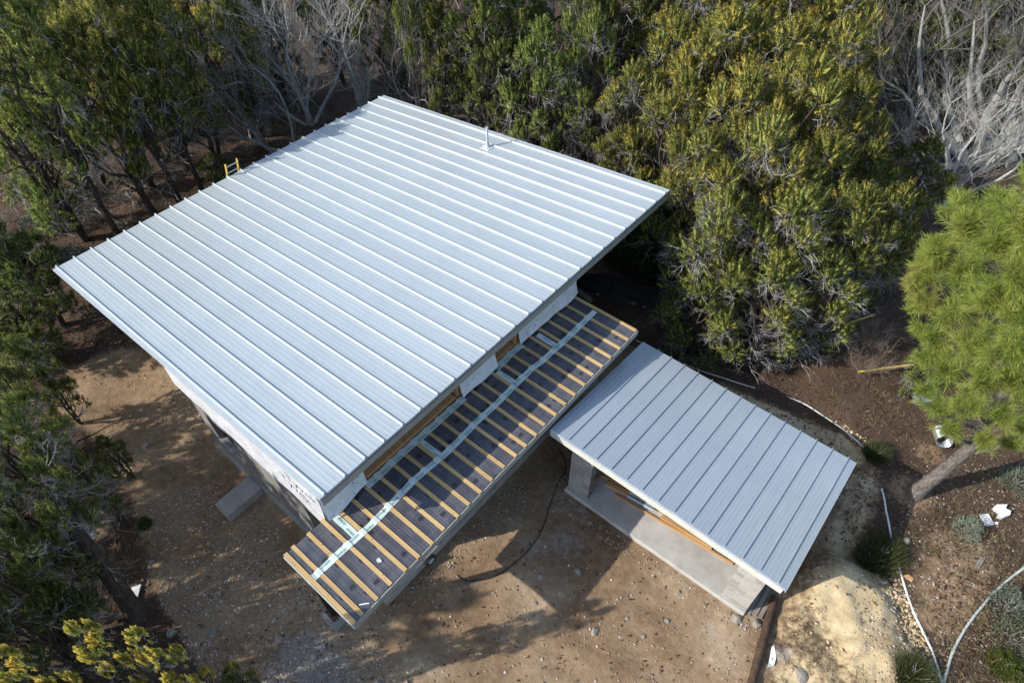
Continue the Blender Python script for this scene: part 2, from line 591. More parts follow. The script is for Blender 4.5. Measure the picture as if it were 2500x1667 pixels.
def ground_mat():
    m = NT('ground_soil')
    a = m.n('Attribute', attribute_name='region')
    sp = m.n('SeparateColor')
    m.l(a.outputs['Color'], sp.inputs[0])
    yard, pale, grey = sp.outputs[0], sp.outputs[1], sp.outputs[2]
    co = m.coords('Object')
    n1 = m.noise(co, 0.7, 6, 0.62)
    n2 = m.noise(co, 6, 6, 0.7)
    n3 = m.noise(co, 38, 4, 0.7)
    litter = m.ramp(m.math('MULTIPLY_ADD', n3, 0.55, m.math('MULTIPLY', n1, 0.45)),
                    [(0.32, (0.036, 0.024, 0.017)), (0.5, (0.080, 0.053, 0.037)), (0.66, (0.145, 0.105, 0.078)), (0.75, (0.25, 0.205, 0.16))])
    n0 = m.noise(co, 0.33, 5, 0.6)
    dirt = m.ramp(m.math('ADD', m.math('MULTIPLY', n0, 0.5), m.math('MULTIPLY_ADD', n2, 0.3, m.math('MULTIPLY', n1, 0.2))),
                  [(0.37, (0.140, 0.086, 0.049)), (0.46, (0.235, 0.156, 0.092)), (0.55, (0.335, 0.242, 0.152)), (0.63, (0.45, 0.358, 0.250))])
    chalk = m.ramp(m.math('MULTIPLY_ADD', n2, 0.55, m.math('MULTIPLY', n1, 0.45)),
                   [(0.32, (0.30, 0.215, 0.115)), (0.5, (0.49, 0.39, 0.235)), (0.68, (0.62, 0.54, 0.385))])
    cement = m.ramp(n2, [(0.3, (0.19, 0.175, 0.16)), (0.7, (0.36, 0.35, 0.335))])
    # break up the borders
    jig = m.math('MULTIPLY', m.math('SUBTRACT', m.math('MULTIPLY_ADD', n2, 0.6, m.math('MULTIPLY', n1, 0.4)), 0.5), 1.3)
    st = lambda f: m.ramp(m.math('ADD', f, jig), [(0.36, (0, 0, 0)), (0.64, (1, 1, 1))])
    col = m.mix(st(yard), litter, dirt)
    jp = m.math('MULTIPLY', m.math('SUBTRACT', m.math('MULTIPLY_ADD', n2, 0.5, m.math('MULTIPLY', n1, 0.5)), 0.5), 2.6)
    col = m.mix(m.ramp(m.math('ADD', pale, jp), [(0.28, (0, 0, 0)), (0.66, (1, 1, 1))]), col, chalk)
    col = m.mix(m.math('MULTIPLY', st(grey), 0.75), col, cement)
    # pale grit specks everywhere
    vo = m.n('TexVoronoi')
    vo.inputs['Scale'].default_value = 22
    m.l(co, vo.inputs['Vector'])
    spk = m.math('MULTIPLY', m.math('LESS_THAN', vo.outputs['Distance'], 0.16), m.math('GREATER_THAN', m.noise(co, 3.1, 3), 0.50))
    vo2 = m.n('TexVoronoi')
    vo2.inputs['Scale'].default_value = 55
    m.l(co, vo2.inputs['Vector'])
    spk2 = m.math('MULTIPLY', m.math('LESS_THAN', vo2.outputs['Distance'], 0.2), m.math('GREATER_THAN', m.noise(co, 1.7, 3), 0.47))
    spk = m.math('MAXIMUM', spk, m.math('MULTIPLY', spk2, 0.6))
    col = m.mix(m.math('MULTIPLY', spk, 0.5), col, (0.42, 0.37, 0.31))
    m.base(col)
    h = m.math('ADD', m.math('MULTIPLY', n2, 0.5), m.math('ADD', m.math('MULTIPLY', n3, 0.25), m.math('MULTIPLY', spk, 0.12)))
    m.bump(h, 0.8, 0.06)
    m.p(Roughness=0.97, Specular_IOR_Level=0.12)
    return m.m


MAT['ground'] = ground_mat()

# ================================================================== GROUND
YARD = poly_of([(150, 850), (240, 800), (420, 800), (560, 700), (900, 600), (1300, 760), (1470, 800), (1570, 850), (1720, 905), (1880, 975), (2000, 1060), (2000, 1180),
                (1950, 1290), (1880, 1370), (1800, 1470), (1790, 1640), (560, 1640), (440, 1500), (360, 1370), (330, 1260), (290, 1130), (230, 1010), (130, 940)])
PALE = poly_of([(1755, 1400), (1840, 1345), (1905, 1290), (1985, 1270), (2045, 1330), (2075, 1430), (2110, 1500), (2160, 1640), (1740, 1660), (1750, 1530)], 0.4)
PALE2 = poly_of([(1700, 885), (1810, 930), (1930, 990), (1985, 1045), (1975, 1070), (1900, 1000), (1790, 945)], 0.3)
PALE3 = poly_of([(1930, 1070), (2000, 1090), (2010, 1180), (1960, 1280), (1900, 1300)], 0.3)


def mask(X, Y, poly, soft):
    pts = np.array(poly)
    x0, y0 = pts.min(0) - soft
    x1, y1 = pts.max(0) + soft
    out = np.zeros(X.shape)
    s = (X > x0) & (X < x1) & (Y > y0) & (Y < y1)
    xs, ys = X[s], Y[s]
    c = np.zeros(xs.shape, bool)
    n = len(poly)
    for i in range(n):
        ax, ay = poly[i]
        bx, by = poly[(i + 1) % n]
        k = ((ay > ys) != (by > ys)) & (xs < (bx - ax) * (ys - ay) / (by - ay + 1e-12) + ax)
        c ^= k
    d = segdist(xs, ys, poly)
    out[s] = smooth(-soft, soft, np.where(c, d, -d))
    return out


def blob(X, Y, c, r):
    return np.exp(-((X - c[0]) ** 2 + (Y - c[1]) ** 2) / r ** 2)


gx = np.concatenate([np.linspace(-160, -16, 70)[:-1], np.linspace(-16, 13, 300), np.linspace(13, 60, 40)[1:]])
gy = np.concatenate([np.linspace(-40, -8, 20)[:-1], np.linspace(-8, 18, 270), np.linspace(18, 160, 70)[1:]])
X, Y = np.meshgrid(gx, gy)
Z = terrain(X, Y)
# small relief
rel = np.zeros(X.shape)
nf = np.random.default_rng(3)
for k in range(26):
    f = 10 ** nf.uniform(-0.7, 0.75)
    a_ = nf.uniform(0, 6.28)
    rel += np.sin((X * math.cos(a_) + Y * math.sin(a_)) * f * 2 + nf.uniform(0, 6.28)) * 0.012 / (f ** 0.8)
inside_house = mask(X, Y, [(-12, 0.2), (1.0, 0.2), (1.0, 8), (-12, 8)], 0.4)
inside_shed = mask(X, Y, [(2.0, 5.0), (7.0, 5.0), (7.0, 8.6), (2.0, 8.6)], 0.3)
Z = Z + np.clip(rel, -0.05, 0.05) * (1 - inside_house) * (1 - inside_shed)
# rougher clods on the spoil bank's steep side
rg = np.array([[mnoise.noise((float(a) * 2.6, float(b) * 2.6, 0.3)) for a in gx] for b in gy]) if False else None
pm = mask(X, Y, PALE, 0.55)
ix = np.argwhere(pm > 0.02)
for i, j in ix:
    Z[i, j] += pm[i, j] * (0.14 * mnoise.noise((X[i, j] * 1.3, Y[i, j] * 1.3, 0.0)) + 0.06 * mnoise.noise((X[i, j] * 3.7, Y[i, j] * 3.7, 2.0)) + 0.05 * mnoise.noise((X[i, j] * 8, Y[i, j] * 8, 5.0)) - 0.16 * max(0.0, 0.5 - 2.2 * abs(mnoise.noise((X[i, j] * 1.5, Y[i, j] * 1.5, 9.0)))))
me = bpy.data.meshes.new('ground')
ny, nx = X.shape
V = np.stack([X, Y, Z], -1).reshape(-1, 3)
idx = np.arange(nx * ny).reshape(ny, nx)
F = np.stack([idx[:-1, :-1], idx[:-1, 1:], idx[1:, 1:], idx[1:, :-1]], -1).reshape(-1, 4)
me.vertices.add(len(V))
me.vertices.foreach_set('co', V.astype(np.float32).ravel())
me.loops.add(len(F) * 4)
me.loops.foreach_set('vertex_index', F.astype(np.int32).ravel())
me.polygons.add(len(F))
me.polygons.foreach_set('loop_start', np.arange(0, len(F) * 4, 4, dtype=np.int32))
me.polygons.foreach_set('loop_total', np.full(len(F), 4, dtype=np.int32))
me.polygons.foreach_set('use_smooth', np.ones(len(F), bool))
me.update(calc_edges=True)
me.materials.append(MAT['ground'])
R_ = mask(X, Y, YARD, 0.55)
for px_, py_, r_ in ((2080, 1150, 0.6), (2165, 1365, 1.0), (2185, 1290, 0.8), (2150, 1440, 0.6), (2120, 1060, 0.4), (110, 480, 0.8), (280, 440, 0.7), (220, 1200, 0.5)):
    R_ = np.maximum(R_, 0.95 * blob(X, Y, at(px_, py_), r_))
G_ = np.maximum(np.maximum(pm * (0.55 + 0.45 * np.clip(1 - segdist(X, Y, CREST, closed=False) / 1.3, 0, 1)), 1.25 * mask(X, Y, PALE2, 0.15)), 0.45 * mask(X, Y, PALE3, 0.3))
for px_, py_, r_ in ((2150, 1350, 0.6), (2190, 1390, 0.6)):
    G_ = np.maximum(G_, 0.36 * blob(X, Y, at(px_, py_), r_))
B_ = np.zeros(X.shape)
for px_, py_, r_, a_ in ((690, 1525, 0.8, 1.), (750, 1550, 0.6, .95), (640, 1550, .5, .8), (1300, 1250, 0.7, .55), (1080, 1330, 0.4, .45), (1640, 1450, 0.5, .4), (1330, 1180, .6, .5),
                         (1790, 1500, 0.35, .7), (1740, 1430, .3, .5), (1640, 1240, .35, .35), (1230, 1260, .5, .5)):
    B_ = np.maximum(B_, a_ * blob(X, Y, at(px_, py_), r_))
colr = np.stack([R_, G_, B_, np.ones(X.shape)], -1).reshape(-1, 4)
ca = me.attributes.new('region', 'FLOAT_COLOR', 'POINT')
ca.data.foreach_set('color', colr.astype(np.float32).ravel())


def gz(x, y):
    """height of the built ground sheet"""
    i = int(np.clip(np.searchsorted(gx, x) - 1, 0, len(gx) - 2))
    j = int(np.clip(np.searchsorted(gy, y) - 1, 0, len(gy) - 2))
    u = (x - gx[i]) / (gx[i + 1] - gx[i])
    v = (y - gy[j]) / (gy[j + 1] - gy[j])
    return float((Z[j, i] * (1 - u) + Z[j, i + 1] * u) * (1 - v) + (Z[j + 1, i] * (1 - u) + Z[j + 1, i + 1] * u) * v)


tag(obj('ground', me), 'brown dirt clearing and leaf strewn forest floor', kind='structure')

# ================================================================== HOUSE
SL = (4.254 - 2.984) / 11.64
RX0, RY1, RZ = -11.64, 12.0, 4.254
roofz = lambda x: RZ + x * SL
house = tag(empty('house'), 'concrete block house with a big pale standing seam metal roof and unfinished porch roof', 'house')

# --- main roof: deck + one panel per seam bay
b = MB()
y0, y1 = 0.03, RY1 - 0.03
b.hexa([(RX0 + 0.03, y0, roofz(RX0) - 0.13), (-0.03, y0, RZ - 0.13), (-0.03, y1, RZ - 0.13), (RX0 + 0.03, y1, roofz(RX0) - 0.13)],
       [(RX0 + 0.03, y0, roofz(RX0) - 0.012), (-0.03, y0, RZ - 0.012), (-0.03, y1, RZ - 0.012), (RX0 + 0.03, y1, roofz(RX0) - 0.012)])
roof = b.build('roof', MAT['soffit'], house)
PW = 0.4875
first = 0.11
seams = [first + i * PW for i in range(25)]


def panel_mesh(ya, yb, seam, ax0, ax1, zf, ribs, sh, sw, tip):
    """one roof panel between ya and yb running along x, with low ribs; its standing seam on yb"""
    m = MB()
    wd = yb - ya
    prof = [(0.0, 0.0)]
    for k in range(ribs):
        c = (k + 0.75) / (ribs + 0.5)
        for o_, h_ in ((-0.035, 0), (-0.012, 0.0022), (0.012, 0.0022), (0.035, 0)):
            prof.append((c * wd + o_ * 0.7, h_))
    prof.append((wd, 0.0))
    vs, fs = [], []
    n = len(prof)
    for xx in (ax0, ax1):
        for d_, h_ in prof:
            vs.append((xx, ya + d_, zf(xx) + h_))
    for i in range(n - 1):
        fs.append((i, n + i, n + i + 1, i + 1))
    m.add(vs, fs)
    if seam:
        lo, hi, wb, wt = ax0 - tip, ax1 - 0.012, sw, sw * 0.36
        m.hexa([(lo, yb - wb, zf(lo) - 0.004), (hi, yb - wb, zf(hi) - 0.004), (hi, yb + wb * .40, zf(hi) - 0.004), (lo, yb + wb * .40, zf(lo) - 0.004)],
               [(lo, yb - wt, zf(lo) + sh), (hi, yb - wt, zf(hi) + sh), (hi, yb + wt, zf(hi) + sh), (lo, yb + wt, zf(lo) + sh)])
    return m.mesh('roof_panel', MAT['roof'])


std = panel_mesh(0, PW, True, RX0, 0.0, lambda x: x * SL, 4, 0.042, 0.030, 0.05)
edge0 = panel_mesh(0, first, True, RX0, 0.0, lambda x: x * SL, 0, 0.042, 0.030, 0.05)
edge1 = panel_mesh(0, RY1 - seams[-1], False, RX0, 0.0, lambda x: x * SL, 0, 0.042, 0.030, 0.05)
obj('roof_panel', edge0, roof, (0, 0, RZ))
for i in range(24):
    obj('roof_panel', std, roof, (0, seams[i], RZ + (0.0015 if i % 2 else 0)))
obj('roof_panel', edge1, roof, (0, seams[-1], RZ))
# drip edges, high fascia
b = MB()
b.box((-0.002, 0.0, RZ - 0.05), (0.03, RY1, RZ + 0.004))
b.build('drip_edge', MAT['darktrim'], roof)
for ya, yb in ((-0.018, -0.002), (RY1 + 0.002, RY1 + 0.018)):
    b = MB()
    b.hexa([(RX0, ya, roofz(RX0) - 0.07), (0, ya, RZ - 0.07), (0, yb, RZ - 0.07), (RX0, yb, roofz(RX0) - 0.07)],
           [(RX0, ya, roofz(RX0) + 0.003), (0, ya, RZ + 0.003), (0, yb, RZ + 0.003), (RX0, yb, roofz(RX0) + 0.003)])
    b.build('rake_trim', MAT['drip'], roof)
b = MB()
b.box((-0.028, 0.0, RZ - 0.30), (-0.004, RY1, RZ - 0.052))
b.build('fascia', MAT['fascia'], roof)

# --- walls
WX0, WX1, WY0, WY1 = -5.80, -0.40, 0.12, 8.30
WT = 2.47


def wall_with_holes(m, a0, a1, z0, z1, holes, plane, c0, c1):
    """box wall between c0 and c1 in thickness, holes = (a_lo,a_hi,z_lo,z_hi)"""
    xs = sorted({a0, a1, *[h[0] for h in holes], *[h[1] for h in holes]})
    for xa, xb in zip(xs, xs[1:]):
        hs = [h for h in holes if h[0] <= xa and h[1] >= xb]
        zs = [(z0, z1)]
        for h in hs:
            zs = [q for z_ in zs for q in ((z_[0], min(z_[1], h[2])), (max(z_[0], h[3]), z_[1])) if q[1] > q[0]]
        for za, zb in zs:
            if plane == 'y':
                m.box((xa, c0, za), (xb, c1, zb))
            else:
                m.box((c0, xa, za), (c1, xb, zb))


b = MB()
wall_with_holes(b, WX0, WX1, 0.0, WT, [(-5.30, -4.20, 0.82, 1.88), (-1.50, -0.62, 0.10, 1.92)], 'y', WY0, WY0 + 0.2)
swall = b.build('side_wall', MAT['sidewall'], house)
b = MB()
b.box((-5.33, WY0 - 0.02, 0.75), (-4.17, WY0 + 0.16, 0.815))
b.build('window_sill', MAT['step'], swall)
b = MB()
for lo, hi in (((-5.30, WY0 + 0.14, 0.82), (-5.25, WY0 + 0.19, 1.88)), ((-4.25, WY0 + 0.14, 0.82), (-4.20, WY0 + 0.19, 1.88)), ((-5.25, WY0 + 0.14, 1.83), (-4.25, WY0 + 0.19, 1.88)), ((-5.25, WY0 + 0.14, 0.82), (-4.25, WY0 + 0.19, 0.86))):
    b.box(lo, hi)
b.build('window_frame', MAT['steel'], swall)
b = MB()
b.box((WX0 - 0.05, WY0 - 0.07, -0.1), (WX1, WY0 - 0.002, 0.16))
b.build('footing', MAT['step'], house)
# the other three walls and the recessed rear room that carry the roof
b = MB()
b.box((WX0, WY0 + 0.2, 0), (WX0 + 0.2, WY1, WT))
b.box((WX0 + 0.2, WY1 - 0.2, 0), (WX1, WY1, WT))
b.box((WX1 - 0.2, WY0 + 0.2, 0), (WX1, WY1 - 0.2, 2.55))
b.box((-11.0, 3.0, 0), (-10.8, 8.0, 2.6))
b.box((-10.8, 3.0, 0), (WX0, 3.2, 2.6))
b.build('block_wall', MAT['sidewall'], house)
b = MB()
b.box((WX0 + 0.2, WY0 + 0.2, 0.0), (WX1 - 0.2, WY1 - 0.2, 0.12))
b.build('floor_slab', MAT['dark_in'], house)
# gable infill over the side wall: framed wedge wrapped in white sheet, wrinkled
zt = lambda x: roofz(x) - 0.152


def wrap_sheet(n, m_, fn, name, parent, mats=None):
    V, F_ = [], []
    for j in range(m_ + 1):
        for i in range(n + 1):
            V.append(fn(i / n, j / m_))
    for j in range(m_):
        for i in range(n):
            a_ = j * (n + 1) + i
            F_.append((a_, a_ + 1, a_ + n + 2, a_ + n + 1))
    q = MB()
    q.add(V, F_)
    o = q.build(name, mats or MAT['wrap'], parent, smooth_=True)
    return o


b = MB()
gx0 = -6.15
b.hexa([(gx0, 0.09, WT), (WX1, 0.09, WT), (WX1, 0.30, WT), (gx0, 0.30, WT)],
       [(gx0, 0.09, zt(gx0)), (WX1, 0.09, zt(WX1)), (WX1, 0.30, zt(WX1)), (gx0, 0.30, zt(gx0))])
gable = b.build('gable_infill', MAT['wrap'], house)


def gfn(u, v):
    x = gx0 - 0.012 + u * (WX1 + 0.02 - gx0)
    lo = WT - 0.02 - 0.16 * smooth(0.72, 1.0, u) + 0.05 * math.sin(u * 17) * (1 - v)
    z = lo + v * (zt(x) - lo)
    return (x, 0.066 - 0.012 * mnoise.noise((x * 1.6, z * 2.2, 4)) - 0.03 * (1 - v) ** 3 * (0.4 + mnoise.noise((x * 1.1, 0, 7))), z)


wrap_g = wrap_sheet(60, 8, gfn, 'wrap_sheet', gable)


def text_obj(body, size, mat, name, parent, loc, xdir, ydir, align='CENTER'):
    cu = bpy.data.curves.new(name, 'FONT')
    cu.body = body
    cu.size = size
    cu.align_x = align
    cu.align_y = 'CENTER'
    cu.resolution_u = 2
    tmp = bpy.data.objects.new('tmp', cu)
    COL.objects.link(tmp)
    dg = bpy.context.evaluated_depsgraph_get()
    me_ = bpy.data.meshes.new_from_object(tmp.evaluated_get(dg))
    bpy.data.objects.remove(tmp)
    me_.materials.clear()
    me_.materials.append(mat)
    return me_


def place_frame(o, loc, xd, yd):
    xd, yd = Vector(xd).normalized(), Vector(yd).normalized()
    zd = xd.cross(yd)
    Mx = Matrix.Identity(4)
    for i in range(3):
        Mx[i][0], Mx[i][1], Mx[i][2], Mx[i][3] = xd[i], yd[i], zd[i], loc[i]
    o.matrix_local = Mx


t1 = text_obj('Tyvek', 0.40, MAT['black_ink'], 'wrap_lettering', None, None, None, None)
o = obj('wrap_lettering', t1, gable)
place_frame(o, (-1.04, -0.012, 3.42), (1, 0, 0.05), (0, 0, 1))
t2 = text_obj('HomeWrap', 0.13, MAT['black_ink'], 'wrap_lettering', None, None, None, None)
o = obj('wrap_lettering', t2, gable)
place_frame(o, (-0.80, -0.002, 3.13), (1, 0, 0.05), (0, 0, 1))

# --- clerestory wall over the porch roof
PZ = 2.90     # top of the porch foam boards at the wall
cw = MB()
OPEN = [(1.09, 3.97), (5.14, 6.01)]
ys = [0.303, 1.09, 3.97, 5.14, 6.01, WY1]
for i, (ya, yb) in enumerate(zip(ys, ys[1:])):
    if (ya, yb) not in OPEN:
        cw.box((WX1 - 0.16, ya, 2.56), (WX1, yb, RZ - 0.17))
for ya, yb in OPEN:
    cw.box((WX1 - 0.16, ya, 2.56), (WX1 - 0.002, yb, PZ + 0.05))
clere = cw.build('clerestory_wall', MAT['osb'], house)
for ya, yb in OPEN:
    q = MB()
    q.box((WX1 - 0.21, ya, PZ + 0.05), (WX1 - 0.165, yb, RZ - 0.20))
    q.build('plywood_sheet', MAT['osb'], clere)
    for yy in (ya + 0.02, yb - 0.06):
        q = MB()
        q.box((WX1 - 0.16, yy - 0.02, PZ + 0.052), (WX1 - 0.004, yy + 0.06, RZ - 0.175))
        q.build('jamb', MAT['lumber'], clere)
    q = MB()
    q.box((WX1 - 0.158, ya + 0.085, PZ + 0.052), (WX1 - 0.004, yb - 0.125, PZ + 0.09))
    q.build('sill_plate', MAT['lumber'], clere)


def make_cfn(ya, yb, seed):
    def fn(u, v):
        y = ya + u * (yb - ya)
        z = PZ + 0.06 + v * (RZ - 0.20 - PZ)
        flare = 0.17 * (1 - v) ** 3 * (0.8 + 0.5 * mnoise.noise((y * 1.5, seed, 0)))
        if v == 0:
            z += 0.02 + 0.02 * mnoise.noise((y * 3, seed, 1))
        return (WX1 + 0.012 + flare + 0.014 * mnoise.noise((y * 2.5, z * 4, seed)), y, z)
    return fn


dots = MB()
for k, (ya, yb) in enumerate(((WY0 - 0.06, 1.11), (3.95, 5.15), (6.00, WY1 + 0.03))):
    fn = make_cfn(ya, yb, k * 3.7)
    sh_ = wrap_sheet(max(10, int((yb - ya) * 12)), 8, fn, 'wrap_sheet', clere)
    dm = MB()
    for _ in range(int((yb - ya) * 30)):
        u, v = rnd.random(), rnd.random()
        c = Vector(fn(u, v))
        s_ = rnd.uniform(0.008, 0.014)
        nrm = Vector((1, 0, 0.35 * (1 - v))).normalized()
        t_ = Vector((0, 1, 0))
        t2_ = nrm.cross(t_)
        c = c + nrm * 0.006
        dm.add([c - t_ * s_ - t2_ * s_, c + t_ * s_ - t2_ * s_, c + t_ * s_ + t2_ * s_, c - t_ * s_ + t2_ * s_], [(0, 1, 2, 3)])
    tag(dm.build('staple', MAT['black_ink'], sh_), kind='stuff')

# --- porch roof (boards, battens, tape), sloping a little down to the yard
PX0, PX1, PY0, PY1 = -0.39, 1.635, -0.95, 8.25
pz = lambda x: PZ + (x - PX0) * 0.012
b = MB()
b.hexa([(PX0, PY0 + 0.03, pz(PX0) - 0.20), (PX1 - 0.03, PY0 + 0.03, pz(PX1) - 0.20), (PX1 - 0.03, PY1 - 0.03, pz(PX1) - 0.20), (PX0, PY1 - 0.03, pz(PX0) - 0.20)],
       [(PX0, PY0 + 0.03, pz(PX0) - 0.053), (PX1 - 0.03, PY0 + 0.03, pz(PX1) - 0.053), (PX1 - 0.03, PY1 - 0.03, pz(PX1) - 0.053), (PX0, PY1 - 0.03, pz(PX0) - 0.053)])
porch = b.build('porch_roof', MAT['soffit'], house)
MID = 0.40
ycuts = [PY0 + 0.03, 0.21, 1.37, 2.53, 3.78, 5.04, 6.56, PY1 - 0.03]
ycuts2 = [PY0 + 0.03, 0.85, 2.05, 3.27, 4.50, 5.72, 6.95, PY1 - 0.03]
for (xa, xb), yc in (((PX0, MID), ycuts), ((MID, PX1 - 0.035), ycuts2)):
    for ya, yb in zip(yc, yc[1:]):
        q = MB()
        e = rnd.uniform(-0.002, 0.002)
        X0, X1, A, B = xa + 0.004, xb - 0.004, ya + 0.004, yb - 0.004
        q.hexa([(0, 0, pz(X0) - 0.05), (X1 - X0, 0, pz(X1) - 0.05), (X1 - X0, B - A, pz(X1) - 0.05), (0, B - A, pz(X0) - 0.05)],
               [(0, 0, pz(X0) + e), (X1 - X0, 0, pz(X1) + e), (X1 - X0, B - A, pz(X1) + e), (0, B - A, pz(X0) + e)])
        q.build('foam_board', MAT['foam'], porch, loc=(X0, A, 0))
BY = [-0.905, -0.72, -0.36, -0.01, 0.34, 0.67, 1.04, 1.38, 1.76, 2.09, 2.44, 2.81, 3.19, 3.56, 3.88, 4.25, 4.57, 4.93, 5.30, 5.66, 6.03, 6.39, 6.74, 7.10, 7.46, 7.82, 8.20]
BW, BH = 0.082, 0.022
for i, y in enumerate(BY):
    q = MB()
    x0 = (-0.40 if y < 0.05 else WX1 + 0.05 + rnd.uniform(-0.03, 0.03)) - (rnd.uniform(0, 0.03))
    x1 = 1.615 + rnd.uniform(-0.02, 0.02)
    sk = rnd.uniform(-0.008, 0.008)
    q.hexa([(x0, y - BW / 2, pz(x0) + .003), (x1, y - BW / 2 + sk, pz(x1) + .003), (x1, y + BW / 2 + sk, pz(x1) + .003), (x0, y + BW / 2, pz(x0) + .003)],
           [(x0, y - BW / 2, pz(x0) + BH), (x1, y - BW / 2 + sk, pz(x1) + BH), (x1, y + BW / 2 + sk, pz(x1) + BH), (x0, y + BW / 2, pz(x0) + BH)])
    q.build('batten', MAT['batten'], porch, bevel=0.002)
kn = MB()
for y in BY:
    for k in range(rnd.randint(4, 8)):
        x = rnd.uniform(-0.2, 1.55)
        yy = y + rnd.uniform(-0.03, 0.03)
        rr = rnd.choice((0.006, 0.007, 0.012))
        kn.add([(x + rr * math.cos(t * math.pi / 3), yy + rr * .8 * math.sin(t * math.pi / 3), pz(x) + BH + 0.0025) for t in range(6)], [tuple(range(6))])
tag(kn.build('nail_head', MAT['rust'], porch), kind='stuff')


def tape_y(xc, wd, ya, yb, wob, name='seam_tape'):
    """tape along y: rides over every batten it crosses"""
    q = MB()
    st = [ya]
    for y in BY:
        if ya < y - BW / 2 and y + BW / 2 < yb:
            st += [y - BW / 2 - 0.035, y - BW / 2 - 0.004, y + BW / 2 + 0.004, y + BW / 2 + 0.035]
    st.append(yb)
    st = sorted(st)
    vs, fs = [], []
    for y in st:
        over = any(abs(y - yy) <= BW / 2 + 0.006 for yy in BY)
        x = xc + wob * mnoise.noise((y * 0.8, xc, 0)) + 0.012 * mnoise.noise((y * 3.1, 5, 0))
        w2 = wd * (0.5 + (0.04 if over else 0)) + 0.01 * mnoise.noise((y * 2, 9, 1))
        for xx in (x - w2, x, x + w2):
            vs.append((xx, y, pz(xx) + (BH + 0.004 if over else 0.006)))
    for i in range(len(st) - 1):
        for k in range(2):
            a_ = i * 3 + k
            fs.append((a_, a_ + 1, a_ + 4, a_ + 3))
    q.add(vs, fs)
    return q.build(name, MAT['tape'], porch)


tp = tape_y(MID, 0.145, -0.86, 8.12, 0.06)
tw = tape_y(-0.285, 0.17, 1.05, 4.0, 0.02)
tw2 = tape_y(-0.285, 0.17, 5.1, 6.05, 0.02)
CROSS = [(0.205, -0.36), (2.53, -0.25), (5.04, -0.2), (6.56, -0.2)]
cross_tapes = []
for y, xa in CROSS:
    q = MB()
    n = 8
    vs = []
    for i in range(n + 1):
        x = xa + i / n * (MID + 0.02 - xa)
        for yy in (y - 0.075, y + 0.075):
            vs.append((x, yy + 0.006 * mnoise.noise((x * 4, y, 0)), pz(x) + 0.0072))
    q.add(vs, [(2 * i, 2 * i + 2, 2 * i + 3, 2 * i + 1) for i in range(n)])
    cross_tapes.append(q.build('seam_tape', MAT['tape'], porch))
wf = text_obj('WINFLASH', 0.085, MAT['green_ink'], 'tape_lettering', None, None, None, None)
mids = [(a_ + c_) / 2 for a_, c_ in zip(BY, BY[1:])]
for i, y in enumerate(mids[1:-1]):
    o = obj('tape_lettering', wf, tp)
    x = MID + 0.06 * mnoise.noise((y * 0.8, MID, 0)) + (0.028 if i % 2 else -0.028)
    s_ = 1 if i % 2 else -1
    o_scale = 0.62
    place_frame(o, (x, y, pz(x) + 0.0105), (0, s_, 0), (-s_, 0, 0))
    o.scale = (o_scale, 0.85, 1)
for tape, yr in ((tw, (1.05, 3.95)), (tw2, (5.1, 6.0))):
    for i, y in enumerate([m_ for m_ in mids if yr[0] < m_ < yr[1]]):
        o = obj('tape_lettering', wf, tape)
        s_ = 1 if i % 2 else -1
        place_frame(o, (-0.25, y, pz(0) + 0.0105), (0, s_, 0), (-s_, 0, 0))
        o.scale = (0.6, 0.85, 1)
for t_, (y, xa) in zip(cross_tapes, CROSS):
    for s_, xx, dy in ((-1, xa + 0.28, 0.02), (1, xa + 0.58, -0.02)):
        o = obj('tape_lettering', wf, t_)
        place_frame(o, (xx, y + dy, pz(xx) + 0.0105), (-s_, 0, 0), (0, -s_, 0))
        o.scale = (0.55, 0.85, 1)
# porch fascia, end boards, slab, post on its footing
b = MB()
b.box((PX1 - 0.028, PY0 + 0.002, pz(PX1) - 0.19), (PX1, PY1 - 0.002, pz(PX1) - 0.004))
b.build('fascia', MAT['fascia'], porch)
b = MB()
b.box((PX0, PY0 - 0.018, PZ - 0.10), (PX1, PY0, PZ - 0.03))
b.build('end_board', MAT['fascia_pale'], porch)
b = MB()
b.box((PX0, PY1, PZ - 0.14), (PX1, PY1 + 0.022, PZ - 0.01))
b.build('end_board', MAT['fascia_pale'], porch)
b = MB()
b.box((WX1 + 0.002, 0.12, -0.1), (0.74, 8.3, 0.28))
b.build('porch_slab', MAT['step'], house, bevel=0.012)
for y in (-0.80, 7.9):
    q = MB()
    q.box((-0.02, y - 0.06, 0.25), (0.10, y + 0.06, PZ - 0.2))
    pst = q.build('porch_post', MAT['steel'], house)
    q = MB()
    q.box((-0.12, y - 0.11, 0.25), (0.20, y + 0.11, 0.262))
    q.build('base_plate', MAT['rust'], pst)
    q = MB()
    q.box((-0.19, y - 0.2, -0.05), (0.28, y + 0.14, 0.248))
    q.build('post_footing', MAT['cmu'], house, bevel=0.01)
